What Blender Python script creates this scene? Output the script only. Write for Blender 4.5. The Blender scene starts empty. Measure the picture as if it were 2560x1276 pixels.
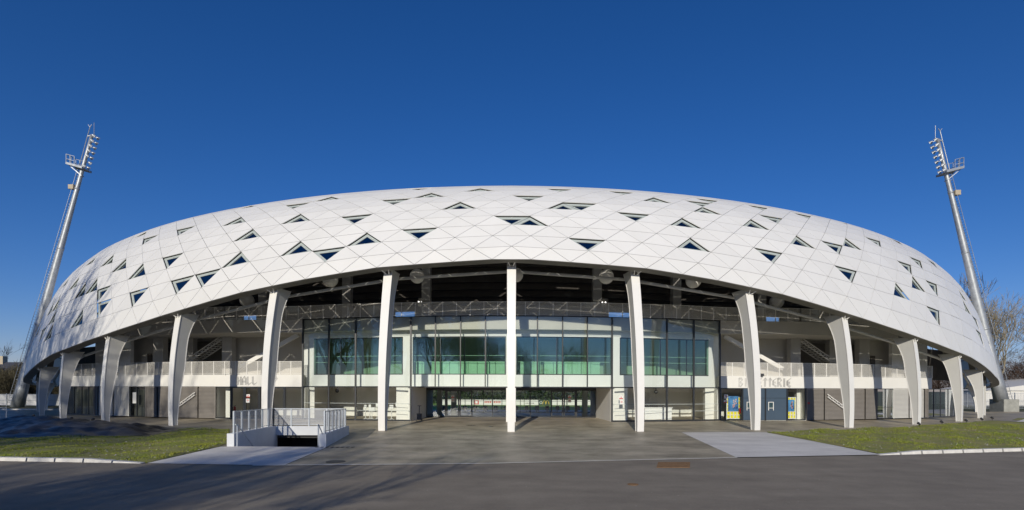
import bpy, math, random
from math import sin, cos, pi, radians, hypot
from mathutils import Vector, Matrix
from mathutils.geometry import delaunay_2d_cdt
random.seed(7)
C = bpy.context.scene.collection
S = bpy.context.scene

# ------------------------------------------------------------------ camera, sky, sun
FP, H0, X0, EYE = 1300.0, 971.8, 1278.0, 2.8      # focal length in pixels of the photograph, horizon row, principal column, eye height
cam = bpy.data.cameras.new('camera'); camo = bpy.data.objects.new('camera', cam); C.objects.link(camo)
camo.location = (0, 0, EYE); camo.rotation_euler = (pi/2, -0.003, 0)
cam.sensor_width = 36; cam.lens = 36*FP/2560
cam.shift_x = (1280-X0)/2560; cam.shift_y = (H0-638)/2560
cam.clip_start = .1; cam.clip_end = 4000
S.camera = camo
SUN_EL, SUN_AZ = radians(19.7), radians(189)       # low winter sun behind the camera, a little to the left
world = bpy.data.worlds.new('World'); S.world = world; world.use_nodes = True
wn = world.node_tree.nodes; wl = world.node_tree.links
sky = wn.new('ShaderNodeTexSky'); sky.sky_type = 'NISHITA'; sky.sun_disc = False
sky.sun_elevation = SUN_EL; sky.sun_rotation = SUN_AZ; sky.air_density = 1.0; sky.dust_density = 0.0; sky.ozone_density = 6; sky.altitude = 0
hs = wn.new('ShaderNodeHueSaturation'); hs.inputs['Saturation'].default_value = 1.17; wl.new(sky.outputs[0], hs.inputs['Color'])
tn = wn.new('ShaderNodeMix'); tn.data_type = 'RGBA'; tn.blend_type = 'MULTIPLY'; tn.inputs['Factor'].default_value = 1   # deep polarised winter blue
wl.new(hs.outputs[0], tn.inputs['A']); tn.inputs['B'].default_value = (.90, .75, .93, 1)
wl.new(tn.outputs['Result'], wn['Background'].inputs[0]); wn['Background'].inputs[1].default_value = 0.095
sl = bpy.data.lights.new('sun', 'SUN'); sl.energy = 3.6; sl.angle = radians(.55); sl.color = (1, .93, .79)
slo = bpy.data.objects.new('sun', sl); C.objects.link(slo)
tosun = Vector((sin(SUN_AZ)*cos(SUN_EL), cos(SUN_AZ)*cos(SUN_EL), sin(SUN_EL)))
slo.rotation_euler = tosun.to_track_quat('Z', 'Y').to_euler(); slo.location = tosun*60
S.view_settings.view_transform = 'Standard'; S.view_settings.look = 'None'
S.view_settings.exposure = 0.0; S.view_settings.gamma = 1
S.render.engine = 'CYCLES'
S.cycles.transparent_max_bounces = 24; S.cycles.max_bounces = 8; S.cycles.sample_clamp_indirect = 8

# ------------------------------------------------------------------ materials
MATS = {}
def mat(name, col, rough=.6, metal=0, var=0, vscale=1.0, bump=0, bscale=40, col2=None, spec=.5, island=0, stretch=None, detail=6, speck=0):
    if name in MATS: return MATS[name]
    m = bpy.data.materials.new(name); m.use_nodes = True; nt = m.node_tree; N = nt.nodes; L = nt.links
    b = N['Principled BSDF']; b.inputs['Base Color'].default_value = (*col, 1)
    b.inputs['Roughness'].default_value = rough; b.inputs['Metallic'].default_value = metal
    b.inputs['Specular IOR Level'].default_value = spec
    tc = N.new('ShaderNodeTexCoord')
    src = tc.outputs['Object']
    if stretch:
        mp = N.new('ShaderNodeMapping'); mp.inputs['Scale'].default_value = stretch; L.new(src, mp.inputs[0]); src = mp.outputs[0]
    out = None
    if var or col2:
        n = N.new('ShaderNodeTexNoise'); n.inputs['Scale'].default_value = vscale; n.inputs['Detail'].default_value = detail; n.inputs['Roughness'].default_value = .65
        L.new(src, n.inputs['Vector'])
        r = N.new('ShaderNodeValToRGB'); r.color_ramp.elements[0].position = .32; r.color_ramp.elements[1].position = .68
        c2 = col2 or tuple(min(1, c*(1+var)) for c in col)
        c1 = col if col2 else tuple(c*(1-var) for c in col)
        r.color_ramp.elements[0].color = (*c1, 1); r.color_ramp.elements[1].color = (*c2, 1)
        L.new(n.outputs['Fac'], r.inputs[0]); out = r.outputs[0]
        L.new(out, b.inputs['Base Color'])
    if island:
        g = N.new('ShaderNodeNewGeometry'); mr = N.new('ShaderNodeMapRange'); mr.inputs['To Min'].default_value = 1-island; mr.inputs['To Max'].default_value = 1.0
        L.new(g.outputs['Random Per Island'], mr.inputs['Value'])
        mx = N.new('ShaderNodeMix'); mx.data_type = 'RGBA'; mx.blend_type = 'MULTIPLY'; mx.inputs['Factor'].default_value = 1
        if out: L.new(out, mx.inputs['A'])
        else: mx.inputs['A'].default_value = (*col, 1)
        L.new(mr.outputs[0], mx.inputs['B']); L.new(mx.outputs['Result'], b.inputs['Base Color'])
    if speck:                                         # fine aggregate and long faint smears
        n3 = N.new('ShaderNodeTexNoise'); n3.inputs['Scale'].default_value = 14; n3.inputs['Detail'].default_value = 8; n3.inputs['Roughness'].default_value = .8
        L.new(tc.outputs['Object'], n3.inputs['Vector'])
        mp3 = N.new('ShaderNodeMapping'); mp3.inputs['Scale'].default_value = (.25, .9, 1); mp3.inputs['Rotation'].default_value = (0, 0, .12); L.new(tc.outputs['Object'], mp3.inputs[0])
        n4 = N.new('ShaderNodeTexNoise'); n4.inputs['Scale'].default_value = 1.0; n4.inputs['Detail'].default_value = 5; L.new(mp3.outputs[0], n4.inputs['Vector'])
        ad = N.new('ShaderNodeMath'); ad.operation = 'ADD'; L.new(n3.outputs['Fac'], ad.inputs[0]); L.new(n4.outputs['Fac'], ad.inputs[1])
        r3 = N.new('ShaderNodeMapRange'); r3.inputs['From Min'].default_value = .7; r3.inputs['From Max'].default_value = 1.3
        r3.inputs['To Min'].default_value = 1-speck; r3.inputs['To Max'].default_value = 1+speck; L.new(ad.outputs[0], r3.inputs['Value'])
        m3 = N.new('ShaderNodeMix'); m3.data_type = 'RGBA'; m3.blend_type = 'MULTIPLY'; m3.inputs['Factor'].default_value = 1
        L.new(out, m3.inputs['A']); L.new(r3.outputs[0], m3.inputs['B']); out = m3.outputs['Result']; L.new(out, b.inputs['Base Color'])
    if bump:
        n2 = N.new('ShaderNodeTexNoise'); n2.inputs['Scale'].default_value = bscale; n2.inputs['Detail'].default_value = 4
        L.new(src, n2.inputs['Vector'])
        bp = N.new('ShaderNodeBump'); bp.inputs['Strength'].default_value = bump; bp.inputs['Distance'].default_value = .02
        L.new(n2.outputs['Fac'], bp.inputs['Height']); L.new(bp.outputs[0], b.inputs['Normal'])
    MATS[name] = m; return m
def glass(name, tint, refl, wav=0.0, gc=(.93, .97, 1)):
    m = bpy.data.materials.new(name); m.use_nodes = True; nt = m.node_tree; N = nt.nodes; L = nt.links
    N.remove(N['Principled BSDF'])
    t = N.new('ShaderNodeBsdfTransparent'); t.inputs[0].default_value = (*tint, 1)
    g = N.new('ShaderNodeBsdfGlossy'); g.inputs['Roughness'].default_value = 0.0; g.inputs[0].default_value = (*gc, 1)
    lw = N.new('ShaderNodeLayerWeight'); lw.inputs[0].default_value = .35
    ma = N.new('ShaderNodeMath'); ma.operation = 'MULTIPLY_ADD'; ma.inputs[1].default_value = .8; ma.inputs[2].default_value = refl
    ma.use_clamp = True
    L.new(lw.outputs['Fresnel'], ma.inputs[0])
    mx = N.new('ShaderNodeMixShader'); L.new(ma.outputs[0], mx.inputs[0]); L.new(t.outputs[0], mx.inputs[1]); L.new(g.outputs[0], mx.inputs[2])
    if wav:
        n = N.new('ShaderNodeTexNoise'); n.inputs['Scale'].default_value = 1.1; n.inputs['Detail'].default_value = 1
        tc = N.new('ShaderNodeTexCoord'); L.new(tc.outputs['Object'], n.inputs['Vector'])
        bp = N.new('ShaderNodeBump'); bp.inputs['Strength'].default_value = wav; bp.inputs['Distance'].default_value = .02
        L.new(n.outputs['Fac'], bp.inputs['Height']); L.new(bp.outputs[0], g.inputs['Normal'])
    L.new(mx.outputs[0], N['Material Output'].inputs[0])
    MATS[name] = m; return m
def perforated(name, col, period=.055, thr=.12):
    m = mat(name, col, .45); nt = m.node_tree; N = nt.nodes; L = nt.links
    tc = N.new('ShaderNodeTexCoord'); sp = N.new('ShaderNodeSeparateXYZ'); L.new(tc.outputs['Object'], sp.inputs[0])
    def M(op, a, b=None):
        n = N.new('ShaderNodeMath'); n.operation = op
        for k, v in enumerate((a, b)):
            if v is None: continue
            if isinstance(v, (int, float)): n.inputs[k].default_value = v
            else: L.new(v, n.inputs[k])
        return n.outputs[0]
    k = 2*pi/period
    u = M('MULTIPLY', M('ADD', sp.outputs['X'], M('MULTIPLY', sp.outputs['Y'], .9)), k)
    v = M('MULTIPLY', sp.outputs['Z'], k)
    hole = M('GREATER_THAN', M('MULTIPLY', M('SINE', u), M('SINE', v)), thr)
    t = N.new('ShaderNodeBsdfTransparent'); mx = N.new('ShaderNodeMixShader')
    L.new(hole, mx.inputs[0]); L.new(N['Principled BSDF'].outputs[0], mx.inputs[1]); L.new(t.outputs[0], mx.inputs[2])
    # round holes in both half-cells
    hole2 = M('GREATER_THAN', M('ABSOLUTE', M('MULTIPLY', M('SINE', u), M('SINE', v))), .33)
    L.new(hole2, mx.inputs[0])
    L.new(mx.outputs[0], N['Material Output'].inputs[0]); return m
def emit(name, col, s):
    m = bpy.data.materials.new(name); m.use_nodes = True; N = m.node_tree.nodes
    b = N['Principled BSDF']; b.inputs['Emission Color'].default_value = (*col, 1); b.inputs['Emission Strength'].default_value = s
    MATS[name] = m; return m

M_SHELL = mat('white_panel', (.77, .76, .735), .4, island=.05, col2=(.81, .80, .78), vscale=.35, stretch=(1, 1, .25))
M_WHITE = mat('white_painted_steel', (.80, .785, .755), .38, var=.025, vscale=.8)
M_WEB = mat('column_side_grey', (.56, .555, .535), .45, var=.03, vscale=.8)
M_WALL = mat('white_render', (.78, .765, .73), .7, var=.03, vscale=.6)
M_FASCIA = mat('white_metal_fascia', (.80, .795, .79), .5, var=.02, vscale=1)
M_GREYW = mat('pale_grey_wall', (.52, .50, .46), .8, var=.05, vscale=.5)
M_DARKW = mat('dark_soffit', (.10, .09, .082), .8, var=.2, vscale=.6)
M_CONC = mat('dark_concrete', (.22, .21, .19), .8, var=.1, vscale=.7)  # dark grey concrete tone, slightly varied at random
M_PILLAR = mat('grey_pillar', (.45, .44, .42), .75, var=.06, vscale=1.5)
M_GALV = mat('galvanised_steel', (.40, .42, .44), .5, .55, var=.22, vscale=3, stretch=(1, 1, .5))
M_GALVL = mat('galvanised_rail', (.48, .52, .57), .4, .45, var=.05, vscale=3)
M_BLACK = mat('black_frame', (.022, .025, .03), .35)
M_FRAME = mat('window_frame_grey', (.44, .48, .46), .4)
M_LOUV = mat('light_louvre', (.55, .54, .51), .5, var=.04, vscale=2)
M_LOUVD = mat('louvre_dark_reflection', (.23, .21, .19), .5, var=.06, vscale=2)  # darker louvre copy: dark glass reflections put into the colour
M_BLUE = mat('slate_blue_door', (.055, .085, .125), .4, var=.04, vscale=1)
M_YEL = mat('yellow_board', (.75, .66, .02), .6, var=.12, vscale=6)
M_RED = mat('red_paint', (.55, .03, .02), .4)
M_SIGNW = mat('sign_white', (.75, .75, .73), .5)
M_SIGN = mat('letter_grey', (.50, .495, .485), .6)
M_POST = mat('poster_print', (.01, .03, .16), .35, col2=(.10, .32, .62), vscale=1.6, detail=3)
M_POSTC = mat('poster_figures', (.45, .05, .04), .5, col2=(.75, .66, .6), vscale=9, detail=3)
M_GLASS = glass('clear_glass', (.95, .975, .965), .012, .012)
M_GLASSU = glass('solar_control_glass', (.93, .97, .95), .05)
M_GLASSG = glass('green_tinted_glass', (.62, .84, .70), .13, .012, gc=(.78, 1, .90))
M_GLASSD = glass('door_glass', (.86, .94, .91), .03)
M_GLASSW = glass('triangular_pane', (.18, .20, .22), .0, gc=(.32,.36,.38))
M_MESH = perforated('perforated_sheet', (.72, .70, .66))
M_MESHG = perforated('perforated_galvanised_sheet', (.58, .60, .64))
M_ASPH = mat('asphalt', (.215, .182, .14), .88, col2=(.29, .248, .19), vscale=.7, bump=.5, bscale=90, detail=12, speck=.2)
M_PAVE = mat('polished_brown_concrete', (.22, .188, .135), .5, spec=.35, col2=(.52, .45, .335), vscale=.45, detail=10, bump=.08, bscale=12, speck=.2)
M_SLAB = mat('new_pale_concrete', (.62, .59, .55), .85, col2=(.76, .73, .68), vscale=.5, detail=10, bump=.15, bscale=50, speck=.16)
M_KERB = mat('kerb_stone', (.66, .64, .60), .8, var=.14, vscale=3, bump=.3, bscale=30)
M_RAMP = mat('pale_ramp_concrete', (.62, .64, .67), .75, var=.06, vscale=1.2)
M_BLOCK = mat('raw_concrete_block', (.30, .30, .27), .85, var=.2, vscale=2, bump=.2)
M_SOIL = mat('soil', (.09, .075, .045), .95, col2=(.05, .075, .02), vscale=1.2, bump=.6, bscale=15)
M_TURF = mat('turf', (.17, .21, .03), .95, col2=(.30, .25, .11), vscale=.6, bump=.7, bscale=30, detail=9)
M_BLADE = mat('grass_blades', (.20, .29, .02), .6, island=.4, col2=(.36, .36, .05), vscale=.45)
M_PITCH = mat('pitch_grass', (.2, .34, .05), .9, var=.15, vscale=.2)
M_TARP = mat('black_plastic_sheet', (.022, .022, .024), .38, spec=.5, var=.5, vscale=1.4, bump=1.0, bscale=3.5, stretch=(.5,1.6,1))
M_BARK = mat('bark', (.24, .20, .13), .9, var=.3, vscale=6)
M_BARKD = mat('dark_bark', (.07, .055, .045), .9, var=.3, vscale=6)
M_TWIGR = mat('russet_twigs', (.12, .07, .045), .95, island=.5)
M_TWIGB = mat('brown_hedge_twigs', (.10, .085, .045), .95, island=.55)
M_LEAF = mat('dark_leaves', (.045, .075, .025), .7, island=.6)
M_TENT = mat('white_marquee_sheet', (.72, .70, .66), .6, var=.04, vscale=.5)
M_SLATE = mat('slate_roof', (.05, .055, .075), .7, var=.2, vscale=2)
M_BRICKW = mat('cream_render', (.45, .38, .28), .8, var=.1, vscale=2)
M_RUST = mat('rusted_steel', (.19, .095, .035), .85, col2=(.30, .17, .07), vscale=5, bump=.4, bscale=20)
M_LINE = mat('pale_joint_stone', (.75, .72, .64), .8, var=.15, vscale=1.5)
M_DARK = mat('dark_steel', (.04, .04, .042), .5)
M_SEAT = mat('blue_seat_plastic', (.035, .08, .16), .4)
M_GLOBE = mat('opal_globe', (.82, .80, .76), .35)
M_LAMPG = mat('lamp_glass', (.75, .78, .80), .1, .6)
M_FLOORI = mat('pale_interior_floor', (.68, .67, .63), .25, var=.05, vscale=1)
M_FLOORB = mat('floor_sky_reflection', (.46, .54, .62), .06, var=.1, vscale=.8)  # bluish base colour carries the sky reflection on the floor
M_GREENI = mat('mint_cabinet', (.74, .82, .74), .5, var=.03, vscale=1)
M_PUD = mat('water', (.02, .03, .04), .02)
M_STONE = mat('pale_pebble', (.45, .43, .38), .8, island=.5)
M_ARCH = mat('golden_paint', (.75, .50, .02), .5)
M_DGREEN = mat('dark_green_board', (.02, .06, .03), .6)

# ------------------------------------------------------------------ mesh building
class MB:
    def __init__(s): s.v = []; s.f = []
    def add(s, vs, fs):
        n = len(s.v); s.v += [tuple(v) for v in vs]; s.f += [tuple(i+n for i in f) for f in fs]; return s
    def box(s, a, b):
        x0, y0, z0 = a; x1, y1, z1 = b
        return s.add([(x0,y0,z0),(x1,y0,z0),(x1,y1,z0),(x0,y1,z0),(x0,y0,z1),(x1,y0,z1),(x1,y1,z1),(x0,y1,z1)],
                     [(0,3,2,1),(4,5,6,7),(0,1,5,4),(1,2,6,5),(2,3,7,6),(3,0,4,7)])
    def bar(s, p, q, w, h=None, up=(0,0,1)):
        p, q, up = Vector(p), Vector(q), Vector(up); h = h or w
        d = (q-p).normalized(); sd = d.cross(up)
        if sd.length < 1e-4: sd = d.cross(Vector((1,0,0)))
        sd.normalize(); u = sd.cross(d).normalized(); sd = sd*w/2; u = u*h/2
        return s.add([p-sd-u,p+sd-u,p+sd+u,p-sd+u,q-sd-u,q+sd-u,q+sd+u,q-sd+u],
                     [(0,1,2,3),(7,6,5,4),(0,4,5,1),(1,5,6,2),(2,6,7,3),(3,7,4,0)])
    def tube(s, pts, rs, n=8, caps=True):
        pts = [Vector(p) for p in pts]
        if isinstance(rs, (int, float)): rs = [rs]*len(pts)
        base = len(s.v); ref = None
        for k, p in enumerate(pts):
            d = (pts[min(k+1, len(pts)-1)]-pts[max(k-1, 0)]).normalized()
            if ref is None: ref = d.orthogonal().normalized()
            a = (ref-d*ref.dot(d)); a = a.normalized() if a.length > 1e-5 else d.orthogonal().normalized(); ref = a; b = d.cross(a)
            for i in range(n):
                t = 2*pi*i/n; s.v.append(tuple(p+(a*cos(t)+b*sin(t))*rs[k]))
        for k in range(len(pts)-1):
            for i in range(n):
                j = (i+1) % n; s.f.append((base+k*n+i, base+k*n+j, base+(k+1)*n+j, base+(k+1)*n+i))
        if caps:
            s.f.append(tuple(base+i for i in range(n))[::-1]); s.f.append(tuple(base+(len(pts)-1)*n+i for i in range(n)))
        return s
    def wall(s, p, q, z0, z1, th=.2, zq=None):
        """upright slab whose front face runs p->q in plan, thickness going away from the camera"""
        p, q = Vector(p[:2]), Vector(q[:2]); d = (q-p).normalized(); n = Vector((-d.y, d.x))
        if n.y < 0: n = -n
        n *= th; z0b, z1b = zq or (z0, z1)
        return s.add([(*p,z0),(*q,z0b),(*(q+n),z0b),(*(p+n),z0),(*p,z1),(*q,z1b),(*(q+n),z1b),(*(p+n),z1)],
                     [(0,3,2,1),(4,5,6,7),(0,1,5,4),(1,2,6,5),(2,3,7,6),(3,0,4,7)])
    def sphere(s, c, r, n=20, m=12, sz=1):
        b = len(s.v); c = Vector(c)
        for j in range(m+1):
            t = pi*j/m
            for i in range(n): s.v.append((c.x+r*sin(t)*cos(2*pi*i/n), c.y+r*sin(t)*sin(2*pi*i/n), c.z+r*sz*cos(t)))
        for j in range(m):
            for i in range(n):
                k = (i+1) % n; s.f.append((b+j*n+i, b+(j+1)*n+i, b+(j+1)*n+k, b+j*n+k))
        return s
    def prism(s, poly, off):
        """closed polygon (3D points) extruded by vector off"""
        n = len(poly); off = Vector(off); a = [Vector(p) for p in poly]
        return s.add(a+[p+off for p in a], [tuple(range(n))[::-1], tuple(range(n, 2*n))]+[(i, (i+1)%n, n+(i+1)%n, n+i) for i in range(n)])
    def build(s, name, m, parent=None, smooth=False, loc=(0,0,0)):
        loc = Vector(loc); me = bpy.data.meshes.new(name)
        me.from_pydata([tuple(Vector(v)-loc) for v in s.v], [], s.f); me.update()
        me.materials.append(m)
        if smooth: me.polygons.foreach_set('use_smooth', [True]*len(me.polygons))
        o = bpy.data.objects.new(name, me); C.objects.link(o); o.location = loc
        if parent: o.parent = parent
        return o
def tag(o, label=None, cat=None, group=None, kind=None):
    if label: o['label'] = label
    if cat: o['category'] = cat
    if group: o['group'] = group
    if kind: o['kind'] = kind
    return o
def thing(name, label, cat, loc=(0,0,0), rz=0, group=None):
    o = bpy.data.objects.new(name, None); C.objects.link(o); o.location = loc; o.rotation_euler = (0,0,rz)
    o.empty_display_size = .3
    return tag(o, label, cat, group)
def children(o): return [c for c in bpy.data.objects if c.parent == o]
def copy_tree(o, parent=None):
    c = o.copy(); C.objects.link(c); c.parent = parent
    for ch in children(o): copy_tree(ch, c)
    return c

# ------------------------------------------------------------------ where things stand
def HZ(x): return H0+(x-X0)*.003
def gpt(x, y, z=0.0):                                # ground point seen at a pixel of the photograph
    Y = (EYE-z)*FP/(y-HZ(x)); return Vector(((x-X0)/FP*Y, Y, z))
def zat(x, y, Y): return EYE+(HZ(x)-y)*Y/FP
def interp(x, xs, ys):
    if x <= xs[0]: return ys[0]
    for i in range(len(xs)-1):
        if x <= xs[i+1]: return ys[i]+(ys[i+1]-ys[i])*(x-xs[i])/(xs[i+1]-xs[i])
    return ys[-1]
def fac(X):                                          # depth of the ground-floor front at lateral position X
    a = abs(X)
    if a < 17.9: return 100-math.sqrt(58.7**2-a*a)
    return interp(a, [17.9,24.3,32.3,40.6,47,56], [44.1,44.45,46.7,49.8,53.2,59])
def F(x, off=0.0):                                   # plan point of the front (pushed back by off) on the sight line of pixel column x
    s = (x-X0)/FP; X = s*44
    for _ in range(40): X = s*(fac(X)+off)*.5+X*.5
    return Vector((X, fac(X)+off))
ZG = .15                                             # terrace level at the front
def gz(X, Y):
    return ZG*max(0, min(1, (65.6-hypot(X, Y-100))/7))

# ------------------------------------------------------------------ ground sheets with the stair well left open
PIT = [(-13.45, 24.75), (-8.9, 24.55), (-9.95, 31.3), (-14.3, 31.3)]
def inside(p, poly):
    x, y = p[0], p[1]; c = False; n = len(poly)
    for i in range(n):
        x1, y1 = poly[i][0], poly[i][1]; x2, y2 = poly[(i+1)%n][0], poly[(i+1)%n][1]
        if (y1 > y) != (y2 > y) and x < (x2-x1)*(y-y1)/(y2-y1)+x1: c = not c
    return c
def sheet(name, poly, z, m, holes=(), grid=0, zf=None, kind='structure', label=None, cat=None):
    pts = []; edges = []
    for lp in [poly]+list(holes):
        b = len(pts); n = len(lp); pts += [Vector((p[0], p[1])) for p in lp]; edges += [(b+i, b+(i+1)%n) for i in range(n)]
    if grid:
        xs = [p[0] for p in poly]; ys = [p[1] for p in poly]
        gx = min(xs)
        while gx < max(xs):
            gy = min(ys)
            while gy < max(ys):
                q = (gx+random.uniform(-.2,.2)*grid, gy+random.uniform(-.2,.2)*grid)
                if inside(q, poly) and not any(inside(q, h) for h in holes): pts.append(Vector(q))
                gy += grid
            gx += grid
    vo, eo, fo, *_ = delaunay_2d_cdt(pts, edges, [], 0, 1e-5)
    mb = MB(); mb.v = [(v.x, v.y, z+(zf(v.x, v.y) if zf else 0)) for v in vo]
    for f in fo:
        c = ((vo[f[0]]+vo[f[1]]+vo[f[2]])/3)
        if inside(c, poly) and not any(inside(c, h) for h in holes): mb.f.append(tuple(f))
    o = mb.build(name, m); return tag(o, label, cat, kind=kind)
SUNK = [(-60,66),(60,66),(60,150),(-60,150)]
sheet('ground', [(-900,-300),(900,-300),(900,1500),(-900,1500)], -.03, M_SOIL, [PIT, SUNK])
EDGE = [(-70,26),(-30,21.3),(-19.4,19.7),(-13.6,19.15),(-8.3,18.75),(-1.2,19.3),(9.2,21.2),(15.8,22.2),(23.5,23.8),(35,26.2),(80,34)]
sheet('road', [(-70,-60),(80,-60)]+EDGE[::-1], 0.0, M_ASPH)
pave_poly = [(-75,45),(-58,36),(-42,31)]+[tuple(gpt(x,y)[:2]) for x,y in ((-30,1057),(149,1052),(330,1066),(470,1075),(560,1075))]
FRONT_L = gpt(817,1119.4); FRONT_R = gpt(1704,1082)
pave_poly += [(-14.1,27.6),(-14.1,24.9),tuple(gpt(818,1120)[:2]),tuple(gpt(710,1165)[:2])]
pave_poly += [(-8.3,18.75),(-1.2,19.3),(9.2,21.2),tuple(gpt(1704,1082)[:2]),tuple(gpt(1918,1081.5)[:2]),tuple(gpt(1975,1080)[:2]),tuple(gpt(2273,1068.5)[:2]),tuple(gpt(2422,1058)[:2]),tuple(gpt(2482,1052)[:2]),(46,40),(90,60),(90,66),(-75,66)]
sheet('terrace_paving', pave_poly, 0.008, M_PAVE, [PIT], grid=2.5, zf=gz)
slabL = [tuple(gpt(x,y)[:2]) for x,y in ((367,1159.3),(552,1117.5),(566,1117.5))]+[PIT[0],PIT[1]]+[tuple(gpt(x,y)[:2]) for x,y in ((817.5,1119.4),(709.5,1164.8))]
sheet('concrete_apron', slabL, 0.014, M_SLAB)
slabR = [tuple(gpt(x,y)[:2]) for x,y in ((1840,1144.5),(1704,1082),(1812,1081.2),(1918,1081.7),(2204,1137.7))]
sheet('concrete_apron', slabR, 0.016, M_SLAB)
# pale joint line between paving and asphalt
mb = MB(); jl = [gpt(632,1165),(-8.3,18.72,0),(-1.2,19.27,0),(9.2,21.17,0)]
for a, b in zip(jl, jl[1:]): a, b = Vector(a), Vector(b); mb.add([a+Vector((0,-.08,.02)), b+Vector((0,-.08,.02)), b+Vector((0,.08,.02)), a+Vector((0,.08,.02))], [(0,1,2,3)])
tag(mb.build('joint_strip', M_LINE), kind='structure')
# kerbs
def kerb(pts, w=.26, h=.13, drop0=False, drop1=False):
    mb = MB(); n = len(pts); L = 1.0
    dense = []
    for a, b in zip(pts, pts[1:]):
        a, b = Vector(a), Vector(b); k = max(1, int((b-a).length/L))
        for i in range(k): dense.append((a+(b-a)*i/k, a+(b-a)*((i+1)/k-.012/L)))
    tot = len(dense)
    for i, (a, b) in enumerate(dense):
        ha = hb = h
        if drop0 and i < 2: ha = h*(i/2)+.012; hb = h*((i+1)/2)+.004
        if drop1 and i >= tot-2: ha = h*((tot-i)/2)+.004; hb = h*((tot-i-1)/2)+.012
        d = (b-a).normalized(); nn = Vector((-d.y, d.x))*w
        if nn.y < 0: nn = -nn
        c = nn*.12
        A = [(*a,-.02),(*b,-.02),(*(b+nn),-.02),(*(a+nn),-.02),(*(a+c),ha),(*(b+c),hb),(*(b+nn),hb),(*(a+nn),ha)]
        mb.add(A, [(0,3,2,1),(4,5,6,7),(0,1,5,4),(1,2,6,5),(2,3,7,6),(3,0,4,7)])
    return mb
tag(kerb([(-60,24.8),(-30,21.3),(-19.4,19.7),(-13.6,19.15)], drop1=True).build('kerb', M_KERB), kind='structure')
tag(kerb([(15.8,22.25),(23.5,23.85),(35,26.25),(80,34)], drop0=True).build('kerb', M_KERB), kind='structure')

# lawns: earth sheet plus blades nobody could count
def P2(*a): return [tuple(gpt(x,y)[:2]) for x,y in a]
lawnL = [(-60,25.1),(-30,21.6),(-19.4,20.0),(-13.75,19.42)]+P2((372,1157.5),(552,1116.5))+[(-13.9,24.9),(-14.2,26.3)]+P2((574,1075),(470,1074.5),(373,1092),(276,1093),(0,1096.5))+[(-40,31)]
lawnR = P2((1918,1082.5),(1975,1080),(2273,1068.5),(2422,1058),(2482,1052))+[(44,38.5),(80,44),(80,34.3),(35,26.5),(23.5,24.15),(15.9,22.6)]+P2((2204,1136.5))
def hump(X, Y, s=1.0):
    return .05+.05*sin(X*.9+Y*.6)+.03*sin(X*2.3-Y*1.7)
def lawn(poly, label, dens, name):
    zf = lambda X, Y: (hump(X, Y) if all(hypot(X-p[0], Y-p[1]) > .5 for p in poly) else 0)
    o = sheet(name, poly, .02, M_TURF, grid=.9, zf=zf)
    xs = [p[0] for p in poly]; ys = [p[1] for p in poly]; x0, x1, y0, y1 = max(min(xs),-36), min(max(xs),44), min(ys), min(max(ys),42)
    mb = MB(); n = int((x1-x0)*(y1-y0)*dens)
    for _ in range(n):
        X, Y = random.uniform(x0, x1), random.uniform(y0, y1)
        if not inside((X, Y), poly) or abs(X) > Y*1.03: continue
        pat = sin(X*1.3+1.1*sin(Y*1.9))+sin(Y*2.1+X*.4)+.8*sin(X*3.7-Y*2.9)
        if pat < random.uniform(-3.4, .3): continue
        h = random.uniform(.03, .085)*(1.25 if pat > 1 else .85); z = .02+hump(X, Y)-.02
        for _k in range(3):
            t = random.uniform(0, 2*pi); w = .014; l = random.uniform(.3, .9)*h; ox, oy = random.uniform(-.05,.05), random.uniform(-.05,.05)
            mb.add([(X+ox-w*cos(t),Y+oy-w*sin(t),z),(X+ox+w*cos(t),Y+oy+w*sin(t),z),(X+ox+l*sin(t),Y+oy-l*cos(t),z+h)], [(0,1,2)])
    return tag(mb.build('grass', M_BLADE), label, 'grass', kind='stuff')
lawn(lawnL, 'patchy green grass between the black plastic sheet and the road kerb, left of the ramp', 85, 'lawn_soil')
lawn(lawnR, 'patchy green grass with pale stones right of the pale concrete apron', 70, 'lawn_soil')
# pale stones scattered on the lawns, road and paving
mb = MB()
def pebble(X, Y, z, r):
    b = len(mb.v); vs = [(X+r*cos(t)*random.uniform(.6,1.2), Y+r*sin(t)*random.uniform(.6,1.2), z) for t in (0,1.3,2.5,3.8,5)]
    mb.add(vs+[(X,Y,z+r*.7)], [(i,(i+1)%5,5) for i in range(5)])
for _ in range(900):
    X, Y = random.uniform(12, 36), random.uniform(22.5, 38)
    if inside((X, Y), lawnR): pebble(X, Y, .07, random.uniform(.015, .055))
for _ in range(260):
    X, Y = random.uniform(-24, -13.5), random.uniform(19.5, 27)
    if inside((X, Y), lawnL): pebble(X, Y, .07, random.uniform(.012, .05))
for _ in range(420):
    Y = random.uniform(7, 20); X = random.uniform(-1, 1)*Y*1.02
    pebble(X, Y, .001, random.uniform(.006, .018))
for _ in range(90):
    Y = random.uniform(21, 40); X = random.uniform(-.35, .6)*Y
    pebble(X, Y, .012+gz(X,Y), random.uniform(.008, .03))
tag(mb.build('gravel', M_STONE), 'loose pale stones and grit scattered over the lawns and the road', 'gravel', kind='stuff')

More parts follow.
